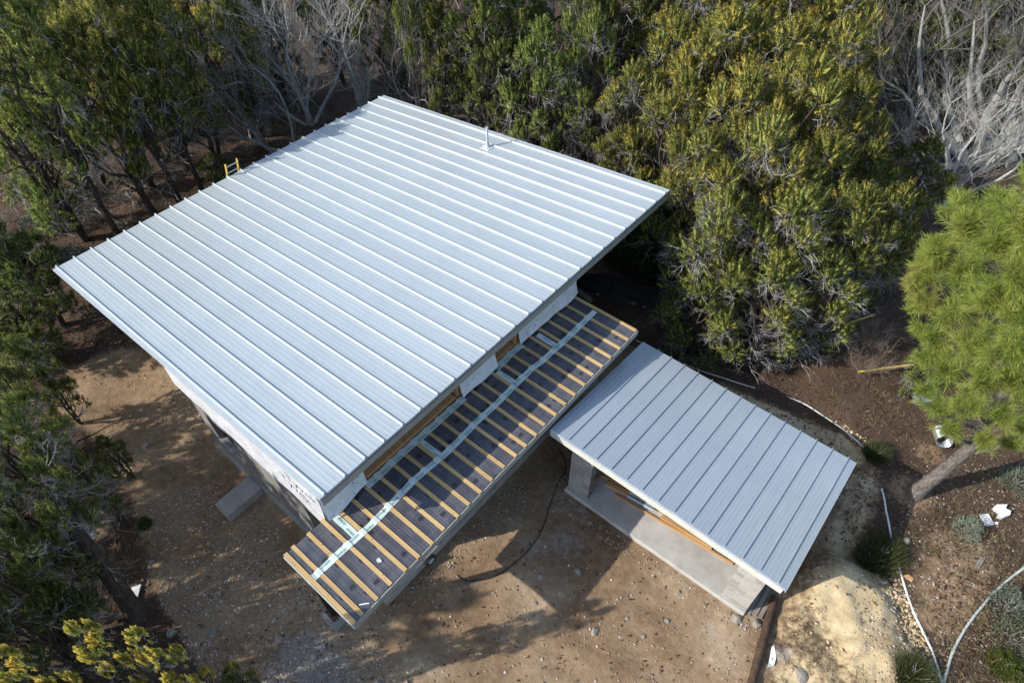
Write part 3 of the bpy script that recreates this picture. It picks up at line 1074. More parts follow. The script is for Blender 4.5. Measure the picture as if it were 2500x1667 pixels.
# vent pipe on the roof
vx, vy = -5.86, 11.16
vz_ = roofz(vx)
q = MB()
ring = [(0.145, 0.0), (0.15, 0.012), (0.10, 0.03), (0.065, 0.07), (0.052, 0.13)]
n = 16
vs = []
for r_, h_ in ring:
    for k in range(n):
        vs.append((vx + r_ * math.cos(2 * math.pi * k / n), vy + r_ * math.sin(2 * math.pi * k / n), vz_ + h_))
q.add(vs, [(i * n + k, i * n + (k + 1) % n, (i + 1) * n + (k + 1) % n, (i + 1) * n + k) for i in range(len(ring) - 1) for k in range(n)])
boot = q.build('vent_pipe', MAT['vent'], house, smooth_=True)
q = MB()
q.tube([(vx, vy, vz_), (vx, vy, vz_ + 0.68)], 0.036, 14)
q.build('pipe', MAT['vent'], boot, smooth_=False)
q = MB()
q.hexa([(vx - .18, vy - .18, roofz(vx - .18) + .002), (vx + .18, vy - .18, roofz(vx + .18) + .002), (vx + .18, vy + .18, roofz(vx + .18) + .002), (vx - .18, vy + .18, roofz(vx - .18) + .002)],
       [(vx - .17, vy - .17, roofz(vx - .17) + .014), (vx + .17, vy - .17, roofz(vx + .17) + .014), (vx + .17, vy + .17, roofz(vx + .17) + .014), (vx - .17, vy + .17, roofz(vx - .17) + .014)])
q.build('flashing', MAT['vent'], boot)

# concrete step slab at the side wall
q = MB()
q.hexa([(-4.28, -0.96, -0.1), (-3.72, -0.97, -0.1), (-3.74, 0.045, -0.1), (-4.30, 0.045, -0.1)], [(-4.27, -0.95, 0.2), (-3.73, -0.96, 0.2), (-3.75, 0.045, 0.2), (-4.30, 0.045, 0.2)])
tag(q.build('step_slab', MAT['step'], bevel=0.012), 'rectangular concrete step slab lying against the grey side wall of the house', 'concrete slab')

# ladder leaning on the far eave
lx = RX0 - 0.03
P = Vector(at(536, 398, 2.95))
ly = float(P[1])
lad = tag(empty('ladder', (lx - 0.9, ly, 0)), 'yellow ladder with a silver rung poking above the far eave of the big roof', 'ladder')
ta, tb = Vector((-0.10, 0, 0.0)), Vector((0.97, 0, 3.42))
for s_ in (-0.205, 0.205):
    q = MB()
    q.bar(ta + Vector((0, s_, 0)), tb + Vector((0, s_, 0)), 0.07, 0.03, (0, 1, 0))
    rl = q.build('rail', MAT['yellow'], lad)
for k in range(1, 13):
    t_ = k / 12.35
    c = ta.lerp(tb, min(t_, .965))
    q = MB()
    q.tube([c + Vector((0, -0.2, 0)), c + Vector((0, 0.2, 0))], 0.019, 8)
    q.build('rung', MAT['alu'], lad)

# ================================================================== SHED
shed = tag(empty('shed'), 'open fronted concrete block shed with a blue grey metal roof beside the porch', 'shed')
SX0, SX1, SY0, SY1, SZ0, SZ1 = 1.67, 7.24, 4.73, 8.66, 2.64, 2.16
sslope = (SZ1 - SZ0) / (SY1 - SY0)
sz = lambda y: SZ0 + (y - SY0) * sslope
b = MB()
b.hexa([(SX0 + .02, SY0 + .03, SZ0 - .12), (SX1 - .02, SY0 + .03, SZ0 - .12), (SX1 - .02, SY1 - .02, SZ1 - .12), (SX0 + .02, SY1 - .02, SZ1 - .12)],
       [(SX0 + .02, SY0 + .03, SZ0 - .012), (SX1 - .02, SY0 + .03, SZ0 - .012), (SX1 - .02, SY1 - .02, SZ1 - .012), (SX0 + .02, SY1 - .02, SZ1 - .012)])
sroof = b.build('roof', MAT['soffit'], shed)
SS = [2.12, 2.49, 2.875, 3.26, 3.645, 4.03, 4.42, 4.80, 5.18, 5.555, 5.935, 6.32, 6.69, 7.06]
edges = [SX0] + SS + [SX1]


def shed_panel(wd, seam):
    m = MB()
    prof = [(0, 0)]
    if wd > 0.3:
        for k in range(4):
            c = (k + 0.75) / 4.5 * wd
            prof += [(c - 0.024, 0), (c - 0.009, 0.0018), (c + 0.009, 0.0018), (c + 0.024, 0)]
    prof.append((wd, 0))
    L = SY1 - SY0
    n = len(prof)
    vs = [(d_, 0, h_) for d_, h_ in prof] + [(d_, L, sslope * L + h_) for d_, h_ in prof]
    m.add(vs, [(i, i + 1, n + i + 1, n + i) for i in range(n - 1)])
    if seam:
        m.hexa([(wd - .011, 0.02, -.003), (wd + .011, 0.02, -.003), (wd + .011, L + .02, sslope * L - .003), (wd - .011, L + .02, sslope * L - .003)],
               [(wd - .011, 0.02, .028), (wd + .011, 0.02, .028), (wd + .011, L + .02, sslope * L + .028), (wd - .011, L + .02, sslope * L + .028)])
    return m.mesh('roof_panel', MAT['shedroof'])


for i in range(len(edges) - 1):
    obj('roof_panel', shed_panel(edges[i + 1] - edges[i], i < len(edges) - 2), sroof, (edges[i], SY0, SZ0 + (0.001 if i % 2 else 0)))
b = MB()
b.box((SX0 - 0.01, SY0 - 0.03, SZ0 - 0.215), (SX1 - 0.04, SY0 - 0.004, SZ0 - 0.02))
b.build('fascia', MAT['fascia_pale'], shed)
b = MB()
b.box((SX0 - 0.012, SY0 - 0.035, SZ0 - 0.018), (SX1, SY0 + 0.0, SZ0 + 0.006))
b.build('drip_edge', MAT['drip'], sroof)
for x in (SX0 - 0.012, SX1 + 0.001):
    q = MB()
    q.hexa([(x, SY0, SZ0 - .13), (x + .011, SY0, SZ0 - .13), (x + .011, SY1, SZ1 - .13), (x, SY1, SZ1 - .13)], [(x, SY0, SZ0 + .004), (x + .011, SY0, SZ0 + .004), (x + .011, SY1, SZ1 + .004), (x, SY1, SZ1 + .004)])
    q.build('rake_trim', MAT['drip'], sroof)
# slab with a stepped front edge
b = MB()
b.hexa([(2.06, 4.93, -0.15), (6.95, 5.00, -0.15), (6.95, 8.45, -0.15), (2.06, 8.45, -0.15)], [(2.06, 4.93, 0.145), (6.95, 5.00, 0.145), (6.95, 8.45, 0.145), (2.06, 8.45, 0.145)])
b.build('slab', MAT['concrete'], shed, bevel=0.02)


def block_wall(name, x0, y0, dirx, length, thick, z0, z1, mat, off=0):
    """courses of separate concrete blocks on a recessed mortar core"""
    core = MB()
    if dirx:
        core.box((x0 + .006, y0 + .006, z0), (x0 + length - .006, y0 + thick - .006, z1 - .004))
    else:
        core.box((x0 + .006, y0 + .006, z0), (x0 + thick - .006, y0 + length - .006, z1 - .004))
    root = core.build(name, MAT['mortar'], shed)
    z, k = z0, off
    cache = {}
    while z + 0.05 < z1:
        h = min(0.2, z1 - z)
        a_ = -0.2 if k % 2 else 0.0
        while a_ < length - 0.01:
            lo, hi = max(a_, 0), min(a_ + 0.4, length)
            if hi - lo > 0.03:
                key = (round(hi - lo, 3), round(h, 3))
                if key not in cache:
                    q = MB()
                    if dirx:
                        q.box((.006, 0, .006), (hi - lo - .006, thick, h - .006))
                    else:
                        q.box((0, .006, .006), (thick, hi - lo - .006, h - .006))
                    cache[key] = q.mesh('block', MAT['cmu'])
                j = rnd.uniform(-0.002, 0.002)
                obj('block', cache[key], root, (x0 + lo, y0 + j, z) if dirx else (x0 + j, y0 + lo, z))
            a_ += 0.4
        z += 0.2
        k += 1
    return root


block_wall('pier', 2.08, 5.05, True, 0.60, 0.2, 0.147, 2.36, 'cmu')
block_wall('pier', 6.34, 5.06, True, 0.60, 0.2, 0.147, 2.36, 'cmu', 1)
block_wall('side_wall', 2.08, 5.255, False, 3.1, 0.2, 0.147, 2.06, 'cmu')
block_wall('side_wall', 6.74, 5.265, False, 3.1, 0.2, 0.147, 2.06, 'cmu')
block_wall('back_wall', 2.285, 8.15, True, 4.45, 0.2, 0.147, 2.06, 'cmu')

# ================================================================== THINGS IN THE YARD
def plank(name, a, b_, w_, h_, mat, label, cat, group=None):
    a, b_ = Vector(a), Vector(b_)
    c = (a + b_) / 2
    q = MB()
    q.bar(a - c, b_ - c, w_, h_)
    return tag(q.build(name, mat, loc=c, bevel=0.003), label, cat, group)


FZ = 0.147
plank('lumber_board', (3.12, 5.60, FZ + .025), (6.22, 5.87, FZ + .025), 0.05, 0.045, MAT['lumber'], 'long thin lumber board lying on the shed slab, nearest its open front', 'board')
plank('lumber_board', (4.33, 5.80, FZ + .06), (5.66, 5.90, FZ + .06), 0.10, 0.11, MAT['lumber'], 'thick square pine beam on the shed slab just inside the fascia', 'beam')
plank('lumber_board', (2.78, 5.72, FZ + .03), (4.05, 5.93, FZ + .03), 0.13, 0.05, MAT['lumber'], 'wide orange plank on the shed slab under the ribbed metal sheet', 'plank')
plank('lumber_board', (2.56, 5.82, FZ + .03), (4.1, 6.10, FZ + .03), 0.10, 0.05, MAT['lumber'], 'brown plank behind the wide orange one in the dark of the shed', 'plank')
plank('lumber_board', (3.95, 5.98, FZ + .05), (5.6, 6.14, FZ + .05), 0.2, 0.09, MAT['lumber'], 'broad pale plank behind the thick square beam in the shed', 'plank')
plank('lumber_board', (2.545, 5.78, FZ + .03), (2.545, 5.40, FZ + .03), 0.05, 0.045, MAT['lumber'], 'short board on the shed slab behind the left block pier', 'board')
# offcut of roofing sheet on the lumber
q = MB()
n = 24
vs = []
for i in range(n + 1):
    yy = i / n * 0.34
    hh = 0.028 * (1 if (i % 8) in (3, 4, 5) else 0)
    vs += [(0, yy, hh), (0.68, yy, hh + 0.015)]
q.add(vs, [(2 * i, 2 * i + 1, 2 * i + 3, 2 * i + 2) for i in range(n)])
o = tag(q.build('roofing_sheet', MAT['shedroof'], loc=(3.42, 5.66, FZ + 0.12)), 'ribbed blue grey roofing sheet laid over the planks inside the shed', 'metal sheet')
o.rotation_euler = (0, 0, 0.10)
# weathered boards beside the right pier, concrete chunks, rusty pole
for i, (dx, ln, zz, lb) in enumerate(((7.01, 1.9, 0.06, 'grey weathered board tight against the right block pier'), (7.125, 2.25, 0.09, 'grey weathered board in the middle of the three beside the shed'), (7.24, 1.7, 0.06, 'grey weathered board of the three beside the shed that lies nearest the rusty pole'))):
    plank('weathered_board', (dx - 0.005, 5.10 + 0.05 * i, zz), (dx - 0.04, 5.10 + ln * 0.7, zz + 0.04), 0.105, 0.035, MAT['oldwood'], lb, 'board')


def rock_mesh(seed, flat=0.6, sub=2, rough=0.35):
    import bmesh
    bm = bmesh.new()
    bmesh.ops.create_icosphere(bm, subdivisions=sub, radius=1)
    r_ = random.Random(seed)
    ox = r_.uniform(0, 50)
    pl = [(Vector((r_.uniform(-1, 1), r_.uniform(-1, 1), r_.uniform(-.7, .9))).normalized(), r_.uniform(0.5, 0.85)) for _ in range(7)]
    for v in bm.verts:
        c = v.co.copy()
        for n_, d_ in pl:
            k = c.dot(n_) - d_
            if k > 0:
                c -= n_ * k
        c *= 1 + rough * 0.4 * mnoise.noise(c * 2.2 + Vector((ox, 0, 0)))
        c.z *= flat
        v.co = c
    me_ = bpy.data.meshes.new('rock')
    bm.to_mesh(me_)
    bm.free()
    me_.materials.append(MAT['rock'])
    return me_


ROCKS = [rock_mesh(i, rnd.uniform(0.4, 0.75)) for i in range(6)]


def rock(x, y, r_, label, group=None, col=None, name='rock', flat=1.0):
    r_ *= 0.68
    P = on(x, y, r_ * 0.15)
    o = obj(name, ROCKS[rnd.randrange(6)], None, P, (rnd.uniform(-.2, .2), rnd.uniform(-.2, .2), rnd.uniform(0, 6)), (r_ * rnd.uniform(.9, 1.25), r_ * rnd.uniform(.7, 1), r_ * flat))
    return tag(o, label, 'rock', group)


G_ST = 'stones along the foot of the black shade cloth'
for i, (x, y, r_, lb) in enumerate(((1374, 676, .13, 'first pale stone at the foot of the shade cloth, nearest the house wall'), (1402, 683, .14, 'rounded stone second along the foot of the shade cloth'),
                                    (1428, 688, .14, 'flat long stone third along the foot of the shade cloth'), (1456, 697, .17, 'squarish grey stone in the middle of the shade cloth row'),
                                    (1480, 702, .15, 'wedge shaped stone fifth along the foot of the shade cloth'), (1500, 708, .13, 'thin pointed stone sixth along the foot of the shade cloth'),
                                    (1528, 717, .17, 'round pale stone at the shade cloth half under the juniper'), (1541, 747, .12, 'stone standing alone in shade beside the juniper skirt'))):
    rock(x, y, r_, lb, G_ST)
for x, y, r_, lb in ((640, 1470, .16, 'pale flat stone beside the grey cement spill'), (490, 1452, .15, 'pair of pale stones on the gravel left of the porch post, larger one'), (508, 1442, .11, 'smaller pale stone touching the larger one left of the porch post'),
                     (510, 1545, .10, 'white stone lying beside the golden juniper tips'), (705, 1480, .12, 'grey stone at the upper edge of the cement spill'), (720, 1508, .14, 'broken grey slab piece in the middle of the cement spill'),
                     (371, 1315, .14, 'grey oval stone on the shaded edge of the gravel'), (349, 1291, .11, 'bluish block of stone under the leaning trunk'), (390, 1455, .16, 'grey stone in dark shade right of the leaning trunk'),
                     (1241, 1323, .13, 'pale stone in the shaded yard beside the porch slab'), (1326, 1312, .15, 'grey stone touching the black hose'), (1367, 1449, .15, 'flat grey slab stone on the dirt between the porch and the shed'),
                     (1229, 1385, .09, 'small grey stone under the black hose'), (1155, 1438, .08, 'small pale stone at the edge of the porch shadow'), (1838, 1548, .27, 'large white boulder at the bottom of the pale spoil bank'),
                     (870, 1575, .22, 'rounded grey boulder at the bottom edge below the porch'), (935, 1578, .2, 'grey boulder right of another at the bottom edge below the porch'), (1478, 1461, .09, 'small pale stone on the sunlit dirt in front of the shed'),
                     (1440, 1420, .08, 'little stone near the jagged shadow edge on the dirt'), (1532, 1427, .1, 'curved brown stone on sunlit dirt facing the shed slab'),
                     (336, 1024, .16, 'lone grey stone on the shaded dirt under the left eave'), (2083, 1240, .15, 'yellowish stone beside the white pipe near the pine'), (1200, 1330, .07, 'tiny grey stone in the shaded yard'),
                     (118, 372, .30, 'white stone in the clearing among the left trunks'), (1560, 1360, .09, 'stone on dirt at the corner of the shed slab front'), (1690, 1420, .2, 'broken concrete chunk at the right corner of the shed slab'),
                     (1735, 1432, .17, 'pale concrete chunk between the right pier and the rusty pole'), (1760, 1438, .12, 'small concrete chunk touching the weathered boards')):
    rock(x, y, r_, lb)
# rusty pole lying down the slope
a, b_ = on(1775, 1375, 0.12), on(1722, 1575, 0.10)
q = MB()
c = (Vector(a) + Vector(b_)) / 2
q.tube([Vector(a) - c, Vector(b_) - c], 0.085, 12)
tag(q.build('rusty_pole', MAT['rust'], loc=c), 'dark rusty steel pole lying on the dirt at the foot of the pale bank', 'pole')


def hose(name, pts, rad, mat, label, cat, dz=0.0, n=8):
    P = [Vector(on(x, y, rad + dz)) for x, y in pts]
    # Catmull-Rom
    out = []
    for i in range(len(P) - 1):
        p0, p1, p2, p3 = P[max(i - 1, 0)], P[i], P[i + 1], P[min(i + 2, len(P) - 1)]
        for k in range(n):
            t = k / n
            out.append(0.5 * ((2 * p1) + (p2 - p0) * t + (2 * p0 - 5 * p1 + 4 * p2 - p3) * t * t + (3 * p1 - p0 - 3 * p2 + p3) * t ** 3))
    out.append(P[-1])
    for v in out:
        v.z = gz(v.x, v.y) + rad * 0.85 + dz
    q = MB()
    q.tube(out, rad, 7)
    return tag(q.build(name, mat, smooth_=True), label, cat)


hose('garden_hose', [(1283, 1030), (1298, 1062), (1296, 1085), (1281, 1110), (1263, 1160), (1252, 1197), (1233, 1238), (1192, 1285), (1135, 1324), (1083, 1334), (1061, 1329), (1051, 1320)], 0.012, MAT['black'], 'black hose snaking across the shaded dirt from the shed pier', 'hose')
hose('white_pipe', [(2024, 1122), (2031, 1150), (2040, 1200), (2052, 1260), (2072, 1330), (2100, 1412), (2140, 1495), (2165, 1580)], 0.024, MAT['pvc'], 'white plastic pipe running down the slope right of the pale bank', 'pipe')
hose('white_pipe', [(2420, 1245), (2352, 1303), (2300, 1344), (2250, 1398), (2212, 1450), (2182, 1511), (2160, 1590)], 0.029, MAT['green_pvc'], 'pale grey green pipe curving in from the right to meet the white pipe', 'pipe')
hose('white_pipe', [(1460, 782), (1563, 833), (1640, 862), (1735, 892)], 0.018, MAT['pvc'], 'thin white pipe in shade passing behind the shed roof', 'pipe')
hose('white_pipe', [(1807, 912), (1850, 930), (1896, 960), (1940, 990), (1984, 1029)], 0.022, MAT['pvc'], 'short white pipe along the top of the cut bank behind the shed', 'pipe')


# yellow guy guards
def pole(name, a, b_, rad, mat, label, cat):
    a, b_ = Vector(a), Vector(b_)
    c = (a + b_) / 2
    q = MB()
    q.tube([a - c, b_ - c], rad, 8)
    return tag(q.build(name, mat, loc=c), label, cat)


pole('yellow_pole', on(1967, 860, 0.12), on(2140, 851, 0.42), 0.032, MAT['yellow'], 'yellow pole lying over brush left of the pine tree', 'pole')
pole('yellow_pole', on(1908, 766, 0.25), on(1995, 746, 0.45), 0.03, MAT['yellow'], 'yellow pole sticking out from under the big juniper', 'pole')


# corrugated ducts below the pine
def duct(x, y, ln, rad, rz, tilt, label):
    q = MB()
    pts, rr = [], []
    n = 28
    for i in range(n + 1):
        pts.append(((i / n - .5) * ln, 0, 0))
        rr.append(rad * (1 + (0.05 if i % 2 else -0.03)))
    q.tube(pts, rr, 16, caps=False)
    P = on(x, y, rad * 0.9)
    o = tag(q.build('corrugated_pipe', MAT['galv'], loc=P, smooth_=False), label, 'metal pipe')
    o.rotation_euler = (0, tilt, rz)


duct(2120, 922, 0.55, 0.17, 0.9, 0.1, 'shiny corrugated metal pipe piece half hidden by the upper pine branches')
duct(2158, 1010, 0.5, 0.19, 1.9, 0.35, 'corrugated metal pipe piece lower down beside the pine trunk')


# flat scraps
def sheet(name, pts, th, mat, label, cat, lift=0.0, z=None):
    P = [Vector(on(x, y, lift)) for x, y in pts]
    c = sum(P, Vector()) / len(P)
    n = len(P)
    vs = [p - c for p in P] + [p - c + Vector((0, 0, th)) for p in P]
    q = MB()
    a2 = sum(P[i].x * P[(i + 1) % n].y - P[(i + 1) % n].x * P[i].y for i in range(n))
    bot, top = list(range(n)), list(range(n, 2 * n))
    if a2 > 0:
        bot.reverse()
    else:
        top.reverse()
    fs = [tuple(bot), tuple(top)]
    for i in range(n):
        j = (i + 1) % n
        fs.append((i, j, n + j, n + i) if a2 > 0 else (j, i, n + i, n + j))
    q.add(vs, fs)
    return tag(q.build(name, mat, loc=c), label, cat)


sheet('foam_sheet', [(2249, 1183), (2268, 1181), (2282, 1206), (2260, 1207)], 0.05, MAT['foamwhite'], 'flat square of white foam on brown dirt at the far right', 'foam scrap')
sheet('foam_block', [(2276, 1170), (2283, 1163), (2308, 1163), (2304, 1172), (2316, 1178), (2314, 1187), (2300, 1192), (2286, 1190), (2292, 1180)], 0.12, MAT['foamwhite'], 'crumpled white foam block behind the flat foam square', 'foam scrap')
sheet('foam_crumb', [(2283, 1200), (2290, 1199), (2291, 1205), (2284, 1206)], 0.04, MAT['foamwhite'], 'small white foam bit in front of the foam block', 'foam scrap')
sheet('wood_scrap', [(2073, 1323), (2085, 1319), (2098, 1330), (2093, 1336)], 0.03, MAT['lumber'], 'orange wood scrap beside the white pipe', 'wood scrap')
sheet('wood_scrap', [(2239, 1301), (2249, 1280), (2261, 1283), (2247, 1308)], 0.04, MAT['oldwood'], 'grey brown board scrap on the bare patch at the far right', 'wood scrap')
sheet('white_rag', [(1765, 1520), (1772, 1485), (1777, 1482), (1782, 1510), (1776, 1530), (1762, 1532)], 0.03, MAT['cloth'], 'white plastic rag beside the rusty pole', 'rag')
sheet('white_board', [(292, 1383), (305, 1350), (327, 1344), (309, 1410)], 0.03, MAT['foamwhite'], 'pale pointed board scrap leaning at the base of the leaning trunk', 'board scrap', 0.05)
sheet('wood_stick', [(428, 1528), (470, 1525), (470, 1529), (428, 1532)], 0.02, MAT['lumber'], 'thin pale stick at the bottom left', 'stick') if False else None
sheet('grey_timber', [(1322, 672), (1330, 668), (1362, 690), (1352, 698)], 0.10, MAT['oldwood'], 'short grey timber lying at the far corner of the porch roof', 'timber', 0.0)
# white scrap on the porch roof, wheel against the porch slab
q = MB()
q.bar((-0.09, 0, 0), (0.09, 0.02, 0.0), 0.022, 0.012)
o = tag(q.build('plastic_strip', MAT['foamwhite'], loc=(1.49, -0.58, pz(1.5) + 0.012)), 'short white plastic strip on the near corner of the porch boards', 'plastic strip')
o.rotation_euler = (0, 0, 0.75)
for x, y, lb in ((0.36, 0.86, 'crumpled foil scrap on the dark boards beside the torn wrap'), (1.10, 0.16, 'tiny white paper scrap on the porch boards near the outer edge')):
    q = MB()
    vs = [(rnd.uniform(-.06, .06), rnd.uniform(-.06, .06), rnd.uniform(0.0, .03)) for _ in range(9)]
    q.add(vs, [(0, 1, 2), (2, 3, 4), (4, 5, 6), (6, 7, 8), (1, 4, 7), (0, 5, 8), (3, 6, 1)])
    tag(q.build('paper_scrap', MAT['foamwhite'], loc=(x, y, pz(x) + 0.008)), lb, 'scrap')
whl = at(984, 1281, 0.16)
q = MB()
wl = tag(empty('wheel', (0.80, whl[1], 0.14)), 'small black wheel with a pale hub against the porch slab', 'wheel')
n = 20
q.tube([(0, 0.12 * math.cos(2 * math.pi * k / n), 0.12 * math.sin(2 * math.pi * k / n)) for k in range(n + 1)], 0.03, 8, caps=False)
q.build('tyre', MAT['black'], wl, smooth_=True)
q = MB()
q.tube([(-0.015, 0, 0), (0.02, 0, 0)], 0.088, 18)
q.build('rim', MAT['vent'], wl)

# black shade cloth strung behind the porch, sagging between posts
base_pts = [Vector(on(x, y)) for x, y in ((1300, 640), (1345, 668), (1400, 686), (1460, 700), (1515, 716), (1570, 728))]
q = MB()
nseg, nh = 10, 7
vs = []
tot = (len(base_pts) - 1) * nseg
for i in range(tot + 1):
    k = min(i // nseg, len(base_pts) - 2)
    t = i / nseg - k
    P = base_pts[k].lerp(base_pts[k + 1], t)
    u = i / tot
    top = 1.05 - 0.28 * math.sin(math.pi * ((u * 2.6) % 1.0)) ** 2
    for j in range(nh + 1):
        v = j / nh
        off = 0.10 * math.sin(v * 3.0) + 0.05 * mnoise.noise((i * 0.22, j * 0.8, 0)) + 0.04 * math.sin(v * 16 + u * 9)
        vs.append(P + Vector((-0.35 * off, off, v * top)))
q.add(vs, [(i * (nh + 1) + j, (i + 1) * (nh + 1) + j, (i + 1) * (nh + 1) + j + 1, i * (nh + 1) + j + 1) for i in range(tot) for j in range(nh)])
fence = tag(empty('shade_cloth_fence', base_pts[2]), 'sagging black shade cloth fence in the dark behind the porch', 'fence')
o = q.build('cloth', MAT['shadecloth'], None, smooth_=True)
o.parent = fence
o.location = -base_pts[2]
for k in (0, 2, 4, 5):
    q = MB()
    p_ = base_pts[k] - base_pts[2] + Vector((-0.03, 0.06, 0))
    q.tube([p_, p_ + Vector((0, 0, 1.12))], 0.018, 6)
    q.build('post', MAT['steel'], fence)

# ================================================================== PLANTS
def unit(v):
    return v / (np.linalg.norm(v, axis=-1, keepdims=True) + 1e-9)


def sprays(C, D, L, W_, rg_, nrm=None):
    """flat diamond-shaped sprays: base points C, directions D, lengths L, widths W_"""
    N = len(C)
    r_ = unit(rg_.normal(size=(N, 3)))
    if nrm is not None:
        r_ = unit(nrm + 0.55 * r_)      # sprays lie mostly flat on their plume
    S = unit(np.cross(D, r_))
    if nrm is not None:                 # front side outwards
        S = np.where((np.cross(S, D) * nrm).sum(1, keepdims=True) < 0, -S, S)
    tip = C + D * L[:, None]
    mid = C + D * (L * 0.55)[:, None]
    V = np.stack([C, mid - S * (W_ * .5)[:, None], tip, mid + S * (W_ * .5)[:, None]], 1)
    return V.reshape(-1, 3)


def tubes(segs, n=4):
    """segs: list of (p0,p1,r0,r1) -> quad array"""
    A = np.array([s_[0] for s_ in segs], float)
    B = np.array([s_[1] for s_ in segs], float)
    r0 = np.array([s_[2] for s_ in segs])
    r1 = np.array([s_[3] for s_ in segs])
    d = unit(B - A)
    ref = np.where(np.abs(d[:, 2:3]) > 0.9, np.array([[1.0, 0, 0]]), np.array([[0, 0, 1.0]]))
    x = unit(np.cross(d, ref))
    y = np.cross(d, x)
    out = []
    for k in range(n):
        a0, a1 = 2 * math.pi * k / n, 2 * math.pi * (k + 1) / n
        e0 = x * math.cos(a0) + y * math.sin(a0)
        e1 = x * math.cos(a1) + y * math.sin(a1)
        out.append(np.stack([A + e0 * r0[:, None], A + e1 * r0[:, None], B + e1 * r1[:, None], B + e0 * r1[:, None]], 1))
    return np.stack(out, 1).reshape(-1, 3)


def limb(p, q, r0, r1, rg_, wob=0.12, n=5):
    p, q = np.array(p, float), np.array(q, float)
    L = np.linalg.norm(q - p)
    k1, k2 = rg_.normal(size=3) * wob * L * 0.5, rg_.normal(size=3) * wob * L * 0.28
    j_ = wob * L * 0.05
    pts = [p + (q - p) * t + k1 * math.sin(math.pi * t) + k2 * math.sin(2 * math.pi * t) + rg_.normal(size=3) * j_ * math.sin(math.pi * t) for t in np.linspace(0, 1, n + 1)]
    return [(pts[i], pts[i + 1], r0 + (r1 - r0) * i / n, r0 + (r1 - r0) * (i + 1) / n) for i in range(n)], pts


def twigs(p, d, L, r0, rg_, depth, segs, kids=3, spread=0.6, up=0.12):
    """recursive bare branching"""
    n = 4
    pts = [np.array(p, float)]
    dd = unit(np.array(d, float))
    for i in range(n):
        dd = unit(dd + rg_.normal(size=3) * 0.13 + np.array([0, 0, up]) * 0.5)
        pts.append(pts[-1] + dd * L / n)
    for i in range(n):
        segs.append((pts[i], pts[i + 1], r0 * (1 - 0.55 * i / n), r0 * (1 - 0.55 * (i + 1) / n)))
    if depth > 0:
        for k in range(kids):
            t = rg_.uniform(0.3, 1.0)
            i = min(int(t * n), n - 1)
            b0 = pts[i] + (pts[i + 1] - pts[i]) * (t * n - i)
            side = unit(np.cross(dd, rg_.normal(size=3)))
            nd = unit(dd + side * rg_.uniform(0.5, 1.2) * spread + np.array([0, 0, up]))
            twigs(b0, nd, L * rg_.uniform(0.5, 0.78), r0 * 0.52, rg_, depth - 1, segs, kids, spread, up)


